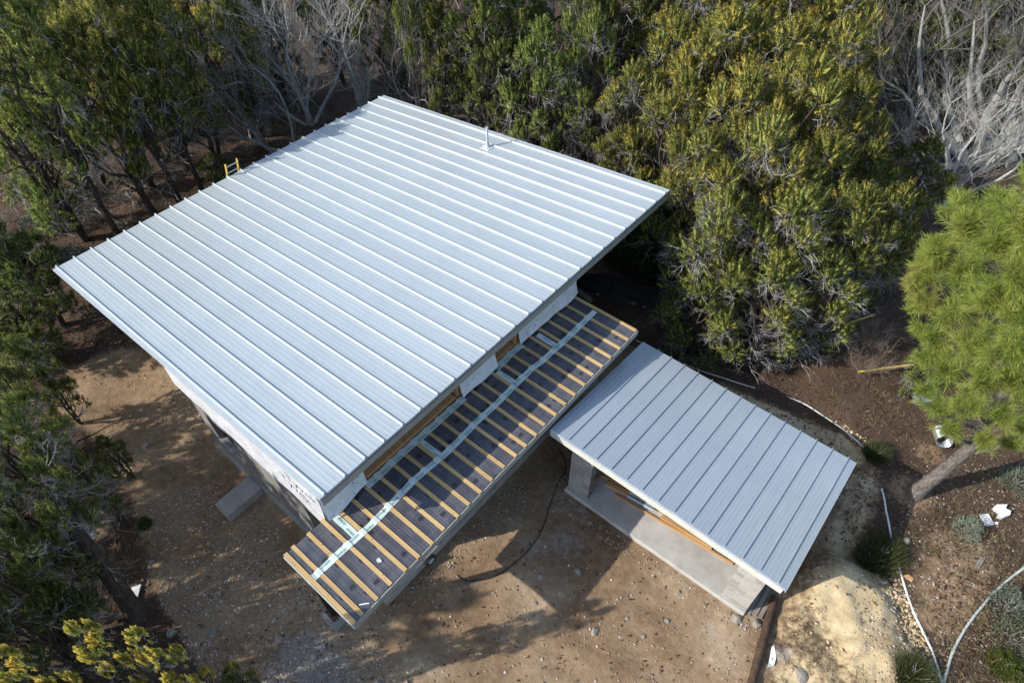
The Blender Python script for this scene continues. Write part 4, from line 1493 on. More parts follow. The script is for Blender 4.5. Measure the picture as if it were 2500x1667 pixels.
def juniper_proto(seed, H=6.0, R=2.0, low=1.0, nl=15, plumes=20, per=62, dead=1.0, stems=2, wide=1.0):
    rg_ = np.random.default_rng(seed)
    trunk, dtw = [], []
    tops = []
    for s_ in range(stems):
        a_ = rg_.uniform(0, 6.28)
        q = np.array([math.cos(a_) * R * 0.25, math.sin(a_) * R * 0.25, H * rg_.uniform(0.62, 0.8)])
        sg, pts = limb((0.12 * math.cos(a_), 0.12 * math.sin(a_), -0.1), q, 0.15 if stems > 1 else 0.19, 0.05, rg_, 0.10, 7)
        trunk += sg
        tops.append(pts)
    C, D, L, W_, val, NR, cores = [], [], [], [], [], [], []
    lobes = []
    for i in range(nl):
        t = (i + 0.5) / nl
        z = low + (H - low) * (t ** 0.85)
        prof = math.sin(math.pi * min(1, 0.16 + 0.80 * t)) ** 0.75
        a_ = i * 2.399 + rg_.uniform(-.5, .5)
        rr = R * prof * rg_.uniform(0.55, 0.95) * (0.25 if t > 0.9 else 1) * wide
        c = np.array([rr * math.cos(a_), rr * math.sin(a_), z - 0.25])
        lobes.append((c, R * rg_.uniform(0.20, 0.36) * (0.75 + 0.25 * prof)))
    for c, lr in lobes:
        pts = tops[rg_.integers(len(tops))]
        k = min(len(pts) - 1, max(1, int(len(pts) * (c[2] / H) * 0.72)))
        sg, lp = limb(pts[k], c - np.array([0, 0, lr * 0.3]), 0.055, 0.02, rg_, 0.25, 5)
        trunk += sg
        out = unit(np.array([c[0], c[1], 0.0]))
        for _ in range(plumes):
            dv = unit(rg_.normal(size=3) + np.array([0, 0, 0.55]) + out * 0.55)
            p0 = c + dv * lr * rg_.uniform(0.5, 1.0) * np.array([1, 1, 0.85])
            ax = unit(dv * 0.75 + np.array([0, 0, 0.65]) + rg_.normal(size=3) * 0.22)
            pl = rg_.uniform(0.22, 0.50) * R / 2
            pr = rg_.uniform(0.10, 0.17) * R / 2
            gold = rg_.uniform(0.15, 1.0)
            n = int(per * rg_.uniform(0.7, 1.2))
            tt = rg_.uniform(0, 1, n) ** 0.8
            rad = unit(np.cross(np.tile(ax, (n, 1)), rg_.normal(size=(n, 3))))
            rr = pr * (1 - tt) ** 0.6 * np.sqrt(rg_.uniform(0.15, 1, n))
            pc = p0 + ax * (tt * pl)[:, None] + rad * rr[:, None]
            C.append(pc)
            D.append(unit(ax * 0.9 + rad * 0.8 + rg_.normal(size=(n, 3)) * 0.35))
            cores.append((p0, ax, pl, pr, gold))
            NR.append(unit(rad * 0.9 + ax * (0.25 + 0.6 * tt)[:, None] + dv * 0.35 + rg_.normal(size=(n, 3)) * 0.18))
            L.append(rg_.uniform(0.05, 0.115, n))
            W_.append(rg_.uniform(0.018, 0.032, n))
            val.append(np.clip(gold * (0.45 + 0.65 * tt) + rg_.normal(size=n) * 0.12, 0, 1))
        # grey dead twigs inside and under the lobe
        for _ in range(int(7 * dead)):
            dv = unit(rg_.normal(size=3) * np.array([1, 1, 0.6]) + out * 0.7 - np.array([0, 0, 0.25]))
            twigs(c - np.array([0, 0, lr * 0.45]) + rg_.normal(size=3) * 0.15, dv, lr * rg_.uniform(0.7, 1.25), 0.013, rg_, 2, dtw, 3, 0.9, 0.05)
    for k in range(int(16 * dead)):
        z = rg_.uniform(0.5, low + 1.6)
        a_ = rg_.uniform(0, 6.28)
        twigs((0.1 * math.cos(a_), 0.1 * math.sin(a_), z), (math.cos(a_), math.sin(a_), 0.15), R * rg_.uniform(0.35, 0.6), 0.02, rg_, 2, dtw, 3, 0.8, 0.02)
    NR = np.concatenate(NR)
    CV, CN, Cval = [], [], []
    for p0, ax, pl, pr, gold in cores:
        e1 = unit(np.cross(ax, np.array([0.3, 0.7, 0.2])))
        e2 = np.cross(ax, e1)
        rings = []
        for t_, k_ in ((-0.05, .22), (.16, .36), (.42, .38), (.66, .28), (.8, .06)):
            rings.append([p0 + ax * pl * t_ + (e1 * math.cos(1.2566 * q_) + e2 * math.sin(1.2566 * q_)) * pr * k_ * rg_.uniform(.55, 1.2) for q_ in range(5)])
        for i in range(4):
            for q_ in range(5):
                q2 = (q_ + 1) % 5
                CV += [rings[i][q_], rings[i][q2], rings[i + 1][q2], rings[i + 1][q_]]
                CN.append(unit(e1 * math.cos(1.2566 * (q_ + .5)) + e2 * math.sin(1.2566 * (q_ + .5)) + ax * .45 + rg_.normal(size=3) * .3))
                Cval.append(np.clip(gold * (.45 + .16 * i) + rg_.normal() * .22, 0, 1))
    V = sprays(np.concatenate(C), np.concatenate(D), np.concatenate(L), np.concatenate(W_), rg_, NR)
    V = np.concatenate([V, np.array(CV)])
    NR = np.concatenate([NR, np.array(CN)])
    val.append(np.array(Cval))
    return (quads_mesh('trunk', tubes(trunk, 7), MAT['bark']), quads_mesh('crown', V, MAT['juniper'], np.concatenate(val), nrm=NR),
            quads_mesh('dead_twigs', tubes(dtw, 3), MAT['deadtwig']))


JUN = [juniper_proto(101, 6.5, 2.0, 1.6, 19, 28, 76, 0.7), juniper_proto(102, 6.5, 1.9, 2.2, 17, 28, 76, 0.7, 1), juniper_proto(103, 6.0, 2.0, 0.9, 20, 27, 70, 0.9, 3),
       juniper_proto(104, 7.0, 1.8, 3.4, 15, 29, 76, 0.7, 2), juniper_proto(105, 5.5, 2.0, 0.5, 20, 27, 70, 0.9, 3), juniper_proto(106, 6.2, 2.1, 1.3, 17, 24, 72, 1.7, 2),
       juniper_proto(107, 6.2, 1.2, 2.2, 11, 24, 84, 0.8, 1)]


def tree(proto, x, y, h, r_, label, cat='tree', group=None, gold=0.5, bright=1.0, rz=None, name='juniper_tree', H0=6.3, R0=2.0, tilt=(0, 0)):
    z = float(terrain(x, y)) - 0.05
    e = bpy.data.objects.new(name, None)
    e.location = (x, y, z)
    e.rotation_euler = (tilt[0], tilt[1], rnd.uniform(0, 6.28) if rz is None else rz)
    e.scale = (r_ / R0, r_ / R0, h / H0)
    e.empty_display_size = 0.3
    link(e)
    tag(e, label, cat, group)
    for me_ in proto:
        if me_ is None:
            continue
        o = bpy.data.objects.new(me_.name.split('.')[0], me_)
        o.parent = e
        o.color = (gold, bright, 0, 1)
        link(o)
    return e


# (photo x, photo y, height of crown centre, crown radius px, golden, brightness, prototype, label)
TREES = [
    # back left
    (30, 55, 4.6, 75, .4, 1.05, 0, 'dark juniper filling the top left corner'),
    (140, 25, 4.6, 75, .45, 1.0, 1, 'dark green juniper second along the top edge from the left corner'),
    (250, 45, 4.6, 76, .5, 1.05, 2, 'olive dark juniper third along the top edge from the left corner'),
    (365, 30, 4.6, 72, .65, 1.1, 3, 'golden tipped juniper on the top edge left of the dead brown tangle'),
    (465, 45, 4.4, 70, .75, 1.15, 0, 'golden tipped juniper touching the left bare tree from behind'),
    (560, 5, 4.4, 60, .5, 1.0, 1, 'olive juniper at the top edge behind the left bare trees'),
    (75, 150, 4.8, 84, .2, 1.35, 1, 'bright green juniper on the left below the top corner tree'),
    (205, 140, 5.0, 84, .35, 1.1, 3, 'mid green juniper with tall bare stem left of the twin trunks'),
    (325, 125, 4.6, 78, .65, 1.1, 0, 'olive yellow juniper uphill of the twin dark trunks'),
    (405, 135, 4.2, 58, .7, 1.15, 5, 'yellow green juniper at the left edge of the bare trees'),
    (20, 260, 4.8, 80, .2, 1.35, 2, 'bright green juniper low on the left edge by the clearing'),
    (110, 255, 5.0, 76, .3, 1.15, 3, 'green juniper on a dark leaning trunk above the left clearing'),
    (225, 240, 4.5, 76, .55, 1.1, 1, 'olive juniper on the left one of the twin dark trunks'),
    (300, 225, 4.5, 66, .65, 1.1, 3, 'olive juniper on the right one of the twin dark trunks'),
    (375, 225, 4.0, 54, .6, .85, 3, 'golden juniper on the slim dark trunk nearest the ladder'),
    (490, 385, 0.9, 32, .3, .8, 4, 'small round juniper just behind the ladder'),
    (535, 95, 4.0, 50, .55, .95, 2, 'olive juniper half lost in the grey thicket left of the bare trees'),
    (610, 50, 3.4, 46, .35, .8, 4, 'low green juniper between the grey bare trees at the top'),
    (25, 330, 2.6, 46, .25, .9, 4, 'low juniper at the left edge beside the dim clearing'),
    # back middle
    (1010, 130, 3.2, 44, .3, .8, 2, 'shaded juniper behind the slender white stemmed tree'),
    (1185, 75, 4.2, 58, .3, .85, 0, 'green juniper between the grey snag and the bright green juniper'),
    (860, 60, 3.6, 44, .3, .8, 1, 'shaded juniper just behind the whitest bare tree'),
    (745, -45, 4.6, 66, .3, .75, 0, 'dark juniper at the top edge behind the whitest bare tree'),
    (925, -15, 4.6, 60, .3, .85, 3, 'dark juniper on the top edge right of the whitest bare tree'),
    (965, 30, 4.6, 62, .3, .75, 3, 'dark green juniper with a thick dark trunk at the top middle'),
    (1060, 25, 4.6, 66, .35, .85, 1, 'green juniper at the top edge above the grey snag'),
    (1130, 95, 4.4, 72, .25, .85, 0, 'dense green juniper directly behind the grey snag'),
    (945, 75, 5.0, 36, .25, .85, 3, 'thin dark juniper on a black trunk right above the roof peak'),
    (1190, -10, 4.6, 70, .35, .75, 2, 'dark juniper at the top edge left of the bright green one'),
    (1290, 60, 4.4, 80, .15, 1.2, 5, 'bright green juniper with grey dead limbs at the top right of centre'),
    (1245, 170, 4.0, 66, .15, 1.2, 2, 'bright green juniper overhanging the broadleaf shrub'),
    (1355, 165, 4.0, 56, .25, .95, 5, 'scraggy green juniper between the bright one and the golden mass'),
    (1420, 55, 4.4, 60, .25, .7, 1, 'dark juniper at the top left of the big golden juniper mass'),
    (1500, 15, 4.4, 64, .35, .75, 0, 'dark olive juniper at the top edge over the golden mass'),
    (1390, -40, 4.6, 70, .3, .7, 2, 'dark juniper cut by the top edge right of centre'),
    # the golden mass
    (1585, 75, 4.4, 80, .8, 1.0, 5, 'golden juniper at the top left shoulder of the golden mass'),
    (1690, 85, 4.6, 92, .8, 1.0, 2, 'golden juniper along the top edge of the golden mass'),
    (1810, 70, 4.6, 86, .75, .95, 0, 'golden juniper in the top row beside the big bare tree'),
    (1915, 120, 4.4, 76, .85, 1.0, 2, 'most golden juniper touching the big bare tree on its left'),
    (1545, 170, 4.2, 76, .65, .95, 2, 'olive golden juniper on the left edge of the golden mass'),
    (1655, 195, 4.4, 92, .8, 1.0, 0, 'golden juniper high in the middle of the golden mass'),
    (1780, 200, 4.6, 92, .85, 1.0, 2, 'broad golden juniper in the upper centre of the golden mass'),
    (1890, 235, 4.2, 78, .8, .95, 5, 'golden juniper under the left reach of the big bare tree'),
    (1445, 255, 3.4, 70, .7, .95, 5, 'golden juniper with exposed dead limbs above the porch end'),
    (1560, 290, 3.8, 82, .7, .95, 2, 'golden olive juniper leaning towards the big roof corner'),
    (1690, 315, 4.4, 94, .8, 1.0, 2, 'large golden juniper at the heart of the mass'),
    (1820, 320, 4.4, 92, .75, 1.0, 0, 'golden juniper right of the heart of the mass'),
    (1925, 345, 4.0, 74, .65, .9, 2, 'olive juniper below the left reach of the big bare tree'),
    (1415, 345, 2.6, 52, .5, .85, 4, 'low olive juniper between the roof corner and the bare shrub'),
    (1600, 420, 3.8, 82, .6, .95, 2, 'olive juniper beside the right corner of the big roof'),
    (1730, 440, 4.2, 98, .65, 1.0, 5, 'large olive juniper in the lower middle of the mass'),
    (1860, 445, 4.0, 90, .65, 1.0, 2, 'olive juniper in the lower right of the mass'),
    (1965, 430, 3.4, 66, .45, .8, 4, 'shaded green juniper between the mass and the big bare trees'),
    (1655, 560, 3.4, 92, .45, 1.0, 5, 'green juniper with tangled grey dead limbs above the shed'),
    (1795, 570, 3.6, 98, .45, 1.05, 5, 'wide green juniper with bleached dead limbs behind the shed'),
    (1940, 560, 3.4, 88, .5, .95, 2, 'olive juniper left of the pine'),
    (2035, 520, 3.2, 66, .45, .85, 4, 'small olive juniper tucked against the top of the pine'),
    (1620, 690, 2.2, 78, .25, .9, 4, 'low dark juniper skirt beside the shade cloth'),
    (1755, 690, 2.6, 86, .35, 1.1, 5, 'front juniper with green tufts hanging over the shed roof end'),
    (1880, 680, 2.6, 80, .35, 1.05, 5, 'front juniper with dead lower limbs beside the yellow pole'),
    (2122, 862, 1.2, 32, .2, 1.15, 4, 'small juniper sapling at the left foot of the pine'),
    # back right
    (1640, -40, 4.6, 84, .55, .85, 0, 'juniper cut by the top edge above the golden mass'),
    (1790, -45, 4.6, 84, .5, .85, 1, 'green juniper cut by the top edge right of its like'),
    (1940, -25, 4.6, 80, .4, .75, 2, 'dark green juniper cut by the top edge left of the bare crown'),
    (2080, -20, 4.6, 80, .3, .7, 3, 'dark juniper behind the top of the big bare tree'),
    (2230, -40, 4.6, 86, .3, .7, 0, 'dark juniper behind the right bare crown'),
    (2330, 60, 4.0, 76, .3, .7, 2, 'dark juniper in the top right corner behind bare branches'),
    (2140, 130, 3.0, 58, .3, .7, 2, 'dark juniper seen through the bare branches'),
    (2090, 430, 2.0, 54, .35, .8, 4, 'low juniper under the big bare trees'),
    # left side
    (15, 575, 3.0, 52, .15, 0.66, 4, 'very dark juniper on the left edge above the sunny dirt'),
    (0, 690, 2.4, 70, .2, 1.27, 2, 'bright green juniper on the left edge beside the roof tip'),
    (48, 765, 1.4, 48, .25, 1.05, 4, 'juniper with dark drooping sprays over the sunny dirt'),
    (-10, 905, 2.6, 72, .3, 1.11, 0, 'green juniper on the left edge level with the sunny dirt'),
    (105, 880, 1.8, 34, .2, 0.89, 5, 'dark thin juniper bough reaching over the sunny dirt'),
    (45, 1030, 3.2, 74, .25, 1.11, 5, 'large sparse juniper with white twigs over the left yard'),
    (165, 1085, 2.6, 40, .25, 1.00, 5, 'small juniper crown hanging over the shaded gravel'),
    (258, 1040, 1.1, 26, .2, 0.90, 4, 'slim juniper sapling standing alone on the left yard edge'),
    (45, 1165, 3.6, 70, .25, 0.94, 5, 'sparse juniper above the leaning dark trunk'),
    (20, 1300, 3.6, 70, .2, 0.72, 2, 'dark juniper low on the left edge'),
    (30, 1440, 3.4, 78, .15, 0.61, 4, 'very dark juniper in the lower left corner'),
    (285, 1520, 3.9, 50, 1.0, 2.13, 6, 'golden juniper tips left of centre at the bottom left'),
    (398, 1528, 3.7, 48, 1.0, 2.13, 6, 'golden juniper tips nearest the gravel at the bottom left'),
    (118, 1575, 4.0, 46, 1.0, 2.13, 6, 'golden juniper tip in the bottom left corner'),
    (548, 1565, 1.2, 26, .3, 1.00, 4, 'tiny green juniper on the gravel at the bottom edge'),
]
for x, y, zc, rp, gold, br, k, lb in TREES:
    P = at(x, y, zc)
    dist = np.linalg.norm(P - CAM)
    r_ = rp * PX * dist / FPX
    h = max(zc * 1.5, 1.1 * r_) if zc > 2 else zc * 1.9
    h = max(h, zc + r_ * 0.75)
    tree(JUN[k], P[0], P[1], h, r_ * 1.12, lb, 'juniper tree', 'junipers around the clearing', gold, br)
# trees standing just outside the frame on the sunny side: they shade the yard as in the photograph
for x, y, h, r_, k, lb in ((-7.6, -7.6, 7.0, 1.8, 2, 'juniper beyond the left edge uphill of the leaning dark trunk'), (-11.0, -9.2, 8.0, 2.2, 1, 'tall juniper well beyond the left edge of the view'),
                           (-2.4, -9.6, 6.4, 1.5, 0, 'juniper below the bottom edge behind the golden juniper tips'), (-0.6, -8.6, 6.4, 1.6, 3, 'bare stemmed juniper below the bottom edge of the view'),
                           (-3.9, -7.1, 7.0, 1.5, 2, 'juniper just beyond the lower left corner of the view'), (1.9, -7.2, 5.4, 1.2, 1, 'small juniper below the bottom edge in line with the porch post')):
    tree(JUN[k], x, y, h, r_, lb, 'juniper tree', 'junipers outside the view', .5, 1)


# ------------------------------------------------------------------ bare trees
def bare_proto(seed, H, spread_r, stems, depth, kids, r0=0.10, lean=(0, 0), L0=0.42, mat_t='barebark', mat_b='twig', vase=0.55, dens=2):
    """vase of several pale stems that break up into a haze of fine twigs"""
    rg_ = np.random.default_rng(seed)
    tr, tw_ = [], []
    for s_ in range(stems):
        a_ = s_ * 6.283 / stems + rg_.uniform(-.5, .5)
        top = np.array([math.cos(a_) * spread_r * rg_.uniform(.35, vase + .25) + lean[0], math.sin(a_) * spread_r * rg_.uniform(.35, vase + .25) + lean[1], H * rg_.uniform(0.5, 0.72)])
        sg, pts = limb((0.10 * math.cos(a_), 0.10 * math.sin(a_), -0.1), top, r0 * rg_.uniform(.75, 1), min(r0 * 0.2, .026), rg_, 0.16, 8)
        tr += sg
        for i in range(2, len(pts)):
            d0 = unit(pts[i] - pts[i - 1])
            for _ in range(dens if i < len(pts) - 1 else 3):
                side = unit(np.cross(d0, rg_.normal(size=3)))
                nd = unit(d0 * 0.75 + side * rg_.uniform(.5, 1.0) + np.array([0, 0, 0.15]))
                twigs(pts[i], nd, H * L0 * rg_.uniform(.45, .8) * (0.65 if i < 4 else 0.8), min(r0 * 0.30, 0.019), rg_, depth, tw_, kids, 0.72, 0.14)
    return [quads_mesh('trunk', tubes(tr, 7), MAT[mat_t]), quads_mesh('bare_branches', tubes(tw_, 3), MAT[mat_b]), None]


MAT['whitebark'] = noisy('white_bark', (0.30, 0.295, 0.27), (0.50, 0.50, 0.47), 3, rough=0.95, bump=0)
MAT['whitetwig'] = noisy('white_twig', (0.28, 0.27, 0.25), (0.44, 0.43, 0.40), 2, rough=0.9, bump=0)
BARE_A = bare_proto(301, 8.0, 2.2, 8, 3, 3, 0.10, L0=0.40, vase=0.5, dens=1, mat_t='whitebark', mat_b='whitetwig')
MAT['duntwig'] = noisy('dun_twig', (0.125, 0.115, 0.105), (0.24, 0.23, 0.21), 2, rough=0.9, bump=0)
BARE_B = bare_proto(302, 8.5, 3.6, 7, 3, 3, 0.19, L0=0.46, vase=0.85, dens=1, mat_b='duntwig')
BARE_C = bare_proto(303, 6.0, 1.6, 3, 3, 3, 0.06, L0=0.40)
BARE_S = bare_proto(304, 2.0, 0.9, 9, 2, 3, 0.016, L0=0.45, mat_t='twig', mat_b='twig')
BARE_W = bare_proto(305, 1.6, 1.0, 11, 2, 3, 0.014, L0=0.5, mat_t='browntwig', mat_b='browntwig')


def bare(proto, x, y, h, r_, H0, R0, label, cat='bare tree', name='bare_tree', z=0.0, rz=None, tilt=(0, 0), group=None):
    P = on(x, y) if z == 0 else at(x, y, z)
    return tree(proto, P[0], P[1], h, r_, label, cat, group, .5, 1, rz, name, H0, R0, tilt)


G_B = 'leafless trees in the forest'
bare(BARE_A, 838, 250, 8.2, 2.7, 8, 2.6, 'whitest leafless tree rising behind the peak of the big roof', group=G_B, rz=0.4)
bare(BARE_A, 715, 285, 6.6, 2.6, 8, 2.6, 'leafless grey tree behind the roof edge left of the whitest one', group=G_B, rz=2.1)
bare(BARE_A, 640, 190, 6.4, 2.4, 8, 2.6, 'leafless tree with brown twigs at the top between two green junipers', group=G_B, rz=4.0)
bare(BARE_C, 668, 345, 6.2, 3.0, 6, 2.2, 'leafless tree leaning left over the roof edge near the ladder', group=G_B, rz=1.0, tilt=(-0.25, -0.55))
bare(BARE_C, 575, 330, 4.6, 2.2, 6, 2.2, 'thin leafless tree with drooping twigs uphill of the ladder', group=G_B, rz=3.0)
bare(BARE_C, 960, 258, 6.0, 2.0, 6, 2.2, 'slender leafless tree with two white stems right of the roof peak', group=G_B, rz=5.2)
bare(BARE_C, 1108, 292, 4.2, 1.2, 6, 2.2, 'grey snag with short dead twigs above the roof vent pipe', group=G_B, rz=0.2)
bare(BARE_B, 2225, 372, 8.6, 4.2, 8.5, 4.2, 'huge leafless tree with pale limbs right of the golden juniper mass', group=G_B, rz=-2.5, tilt=(0, .42))
bare(BARE_B, 2318, 345, 8.2, 4.0, 8.5, 4.2, 'huge leafless tree with pale limbs at the top right edge', group=G_B, rz=-1.9, tilt=(0, .34))
bare(BARE_C, 2120, 290, 6.4, 2.8, 6, 2.2, 'leafless tree whose twigs brush the golden juniper on its left', group=G_B, rz=4.4)
bare(BARE_A, 2300, 150, 7.0, 3.0, 8, 2.6, 'leafless tree high in the top right corner', group=G_B, rz=5.5)
bare(BARE_A, 2160, 470, 5.0, 2.2, 8, 2.6, 'leafless tree standing just above the pine crown', group=G_B, rz=1.5)
bare(BARE_C, 300, 470, 2.6, 1.1, 6, 2.2, 'small leafless sapling at the foot of the twin dark trunks', group=G_B, rz=.5)
bare(BARE_S, 1312, 362, 1.9, 0.75, 2, 1.1, 'pale bare shrub behind the right slope of the big roof', 'bare shrub', 'bare_shrub')
bare(BARE_S, 1345, 385, 1.4, 0.5, 2, 1.1, 'smaller pale bare shrub downhill of its taller like behind the roof', 'bare shrub', 'bare_shrub')
bare(BARE_W, 1985, 850, 1.1, 1.0, 1.6, 1.2, 'tangled brown brush under the yellow pole left of the pine', 'bare shrub', 'bare_shrub')
bare(BARE_W, 1995, 800, 1.0, 0.8, 1.6, 1.2, 'brown brush uphill of the yellow pole', 'bare shrub', 'bare_shrub')
bare(BARE_W, 215, 420, 1.0, 0.9, 1.6, 1.2, 'dead brown brush in the left clearing', 'bare shrub', 'bare_shrub')
bare(BARE_W, 400, 330, 1.2, 1.0, 1.6, 1.2, 'dead brown brush behind the slim dark trunk on the left', 'bare shrub', 'bare_shrub')
bare(BARE_W, 1070, 215, 1.0, 0.9, 1.6, 1.2, 'dead brown brush left of the grey snag', 'bare shrub', 'bare_shrub')
bare(BARE_W, 1500, 330, 1.2, 0.9, 1.6, 1.2, 'dead brown brush at the edge of the golden mass', 'bare shrub', 'bare_shrub')

# leaning dark trunk at the lower left, with a rag caught on it
Pb, Pt = Vector(on(318, 1420)), Vector(at(105, 1085, 3.4))
rg2 = np.random.default_rng(77)
sg, pts = limb((0, 0, -0.1), tuple(Pt - Pb), 0.21, 0.10, rg2, 0.05, 9)
for k in (3, 4, 6, 7, 8):
    s2, _ = limb(pts[k], pts[k] + np.array([rg2.uniform(-.7, .7), rg2.uniform(-.7, .7), rg2.uniform(0.0, .6)]), 0.04, 0.012, rg2, 0.2, 4)
    sg += s2
lt = tag(empty('leaning_tree', Pb), 'thick dark tree trunk leaning up to the left at the lower left', 'tree')
obj('trunk', quads_mesh('trunk', tubes(sg, 9), MAT['bark']), lt)
dt = []
for k in (4, 5, 6, 7, 8, 9, 9, 8, 7):
    twigs(pts[k], rg2.normal(size=3) + np.array([0, 0, .2]), 0.55, 0.016, rg2, 2, dt, 4, 0.9, 0.05)
obj('dead_twigs', quads_mesh('dead_twigs', tubes(dt, 3), MAT['twig']), lt)
rp = Vector(at(196, 1205, 1.9))
q = MB()
vs = []
for j in range(5):
    for i in range(4):
        vs.append((0.05 + i * 0.10 + 0.03 * math.sin(j), -j * 0.06 + 0.02 * i, 0.06 * math.sin(i * 1.7 + j) - j * 0.04))
q.add(vs, [(j * 4 + i, j * 4 + i + 1, j * 4 + i + 5, j * 4 + i + 4) for j in range(4) for i in range(3)])
tag(q.build('white_rag', MAT['cloth'], loc=rp, smooth_=True), 'white rag caught on a stub of the leaning dark trunk', 'rag')

# ------------------------------------------------------------------ the pine
PB = Vector(on(2098, 1134))
AX = [(2098, 1134, None), (2170, 1078, 1.5), (2238, 1020, 2.7), (2320, 885, 4.6), (2352, 745, 6.0), (2385, 600, 7.3), (2410, 480, 8.2)]
rg3 = np.random.default_rng(55)
pine = tag(empty('pine_tree', PB), 'bright green long needled pine on the right with a bare leaning trunk', 'pine tree')
ctl = [PB] + [Vector(at(*a_)) for a_ in AX[1:]]
axis = []
for p_, q_ in zip(ctl, ctl[1:]):
    axis += [p_.lerp(q_, t) for t in (0, 1 / 3, 2 / 3)]
axis.append(ctl[-1])
loc_ = lambda P_: np.array(P_) - np.array(PB)
sg = []
na = len(axis) - 1
for i in range(na):
    w0 = 0.165 - 0.12 * i / na
    sg.append((loc_(axis[i]) - np.array([0, 0, 0.15 if i == 0 else 0]), loc_(axis[i + 1]), w0 + (0.06 if i == 0 else 0), w0 - 0.12 / na))
obj('trunk', quads_mesh('trunk', tubes(sg, 12), MAT['pinebark']), pine)


def pz_(x, y):
    """height for a needle lobe seen at (x, y): on the camera side of the trunk when in front of it"""
    ya = [a_[1] for a_ in AX][::-1]
    za = [(a_[2] or 0.35) for a_ in AX][::-1]
    xa = [a_[0] for a_ in AX][::-1]
    z = float(np.interp(y, ya, za))
    return z + 0.9 * max(0.0, 1 - abs(x - float(np.interp(y, ya, xa))) / 200)


LOBES = [(x, y, pz_(x, y) + dz, r_ * (0.74 + 0.36 * ((i_ * 37) % 10) / 10)) for i_, (x, y, dz, r_) in enumerate((
    (2310, 462, 0, .62), (2230, 520, 0, .58), (2160, 575, 0, .5), (2290, 560, .1, .66), (2360, 520, .1, .75), (2350, 620, .2, .75), (2215, 625, 0, .62), (2135, 625, -.2, .46), (2285, 690, .3, .66), (2200, 715, 0, .6),
    (2130, 700, -.2, .46), (2355, 720, .3, .72), (2150, 780, -.1, .5), (2240, 790, .2, .64), (2320, 800, .3, .68), (2180, 850, 0, .55), (2265, 870, .3, .62), (2345, 880, .3, .66), (2160, 935, -.1, .46), (2225, 940, .2, .54),
    (2300, 955, .3, .58), (2180, 985, 0, .36), (2360, 980, .3, .5), (2260, 1010, .3, .4), (2400, 640, .2, .8), (2405, 800, .3, .8), (2410, 920, .3, .6), (2320, 740, -1.2, .7), (2260, 600, -1.0, .7), (2300, 880, -1.2, .6),
    (2320, 1015, .1, .4), (2110, 655, -.3, .34), (2135, 820, -.2, .38), (2098, 700, -.4, .22), (2118, 760, -.4, .25), (2128, 895, -.3, .24), (2122, 590, -.3, .26), (2200, 475, -.2, .3)))]
C, D, L, W_, val = [], [], [], [], []
limbs_, dtw = [], []
for li, (x, y, z, r_) in enumerate(LOBES):
    c = loc_(at(x, y, z))
    k = int(np.argmin([np.linalg.norm(loc_(a_) - (c - np.array([0, 0, 0.5]))) for a_ in axis]))
    s2, lp = limb(loc_(axis[max(k - 1, 1)]), c, 0.05, 0.015, rg3, 0.12, 5)
    limbs_ += s2
    out = unit(c - loc_(axis[k]) + 1e-3)
    for _ in range(int(46 * (r_ / 0.65) ** 1.5)):
        dv = unit(rg3.normal(size=3) + out * 0.5 + np.array([0, 0, 0.4]))
        p0 = c + dv * r_ * rg3.uniform(0.35, 0.92) * (0.74 + 0.75 * mnoise.noise(Vector(dv * 1.9 + li)))
        s2, _ = limb(c + dv * r_ * 0.1, p0, 0.010, 0.006, rg3, 0.1, 2)
        dtw += s2
        ax = unit(dv + np.array([0, 0, 0.35]))
        n = 112
        tt = rg3.uniform(-0.05, 0.26, n)
        dd = unit(ax * rg3.uniform(0.5, 1.1, n)[:, None] + rg3.normal(size=(n, 3)) * 0.55)
        C.append(p0 - ax * tt[:, None])
        D.append(dd)
        L.append(rg3.uniform(0.13, 0.23, n))
        W_.append(rg3.uniform(0.0048, 0.0082, n))
        g_ = rg3.uniform(0, 0.5) + (0.5 if li in (7, 10, 31) else 0)
        val.append(np.clip(g_ + rg3.normal(size=n) * 0.12, 0, 1))
o = obj('crown', quads_mesh('crown', sprays(np.concatenate(C), np.concatenate(D), np.concatenate(L), np.concatenate(W_), rg3), MAT['pine'], np.concatenate(val)), pine)
o.color = (0.7, 1.0, 0, 1)
obj('limbs', quads_mesh('limbs', tubes(limbs_ + dtw, 5), MAT['pinebark']), pine)


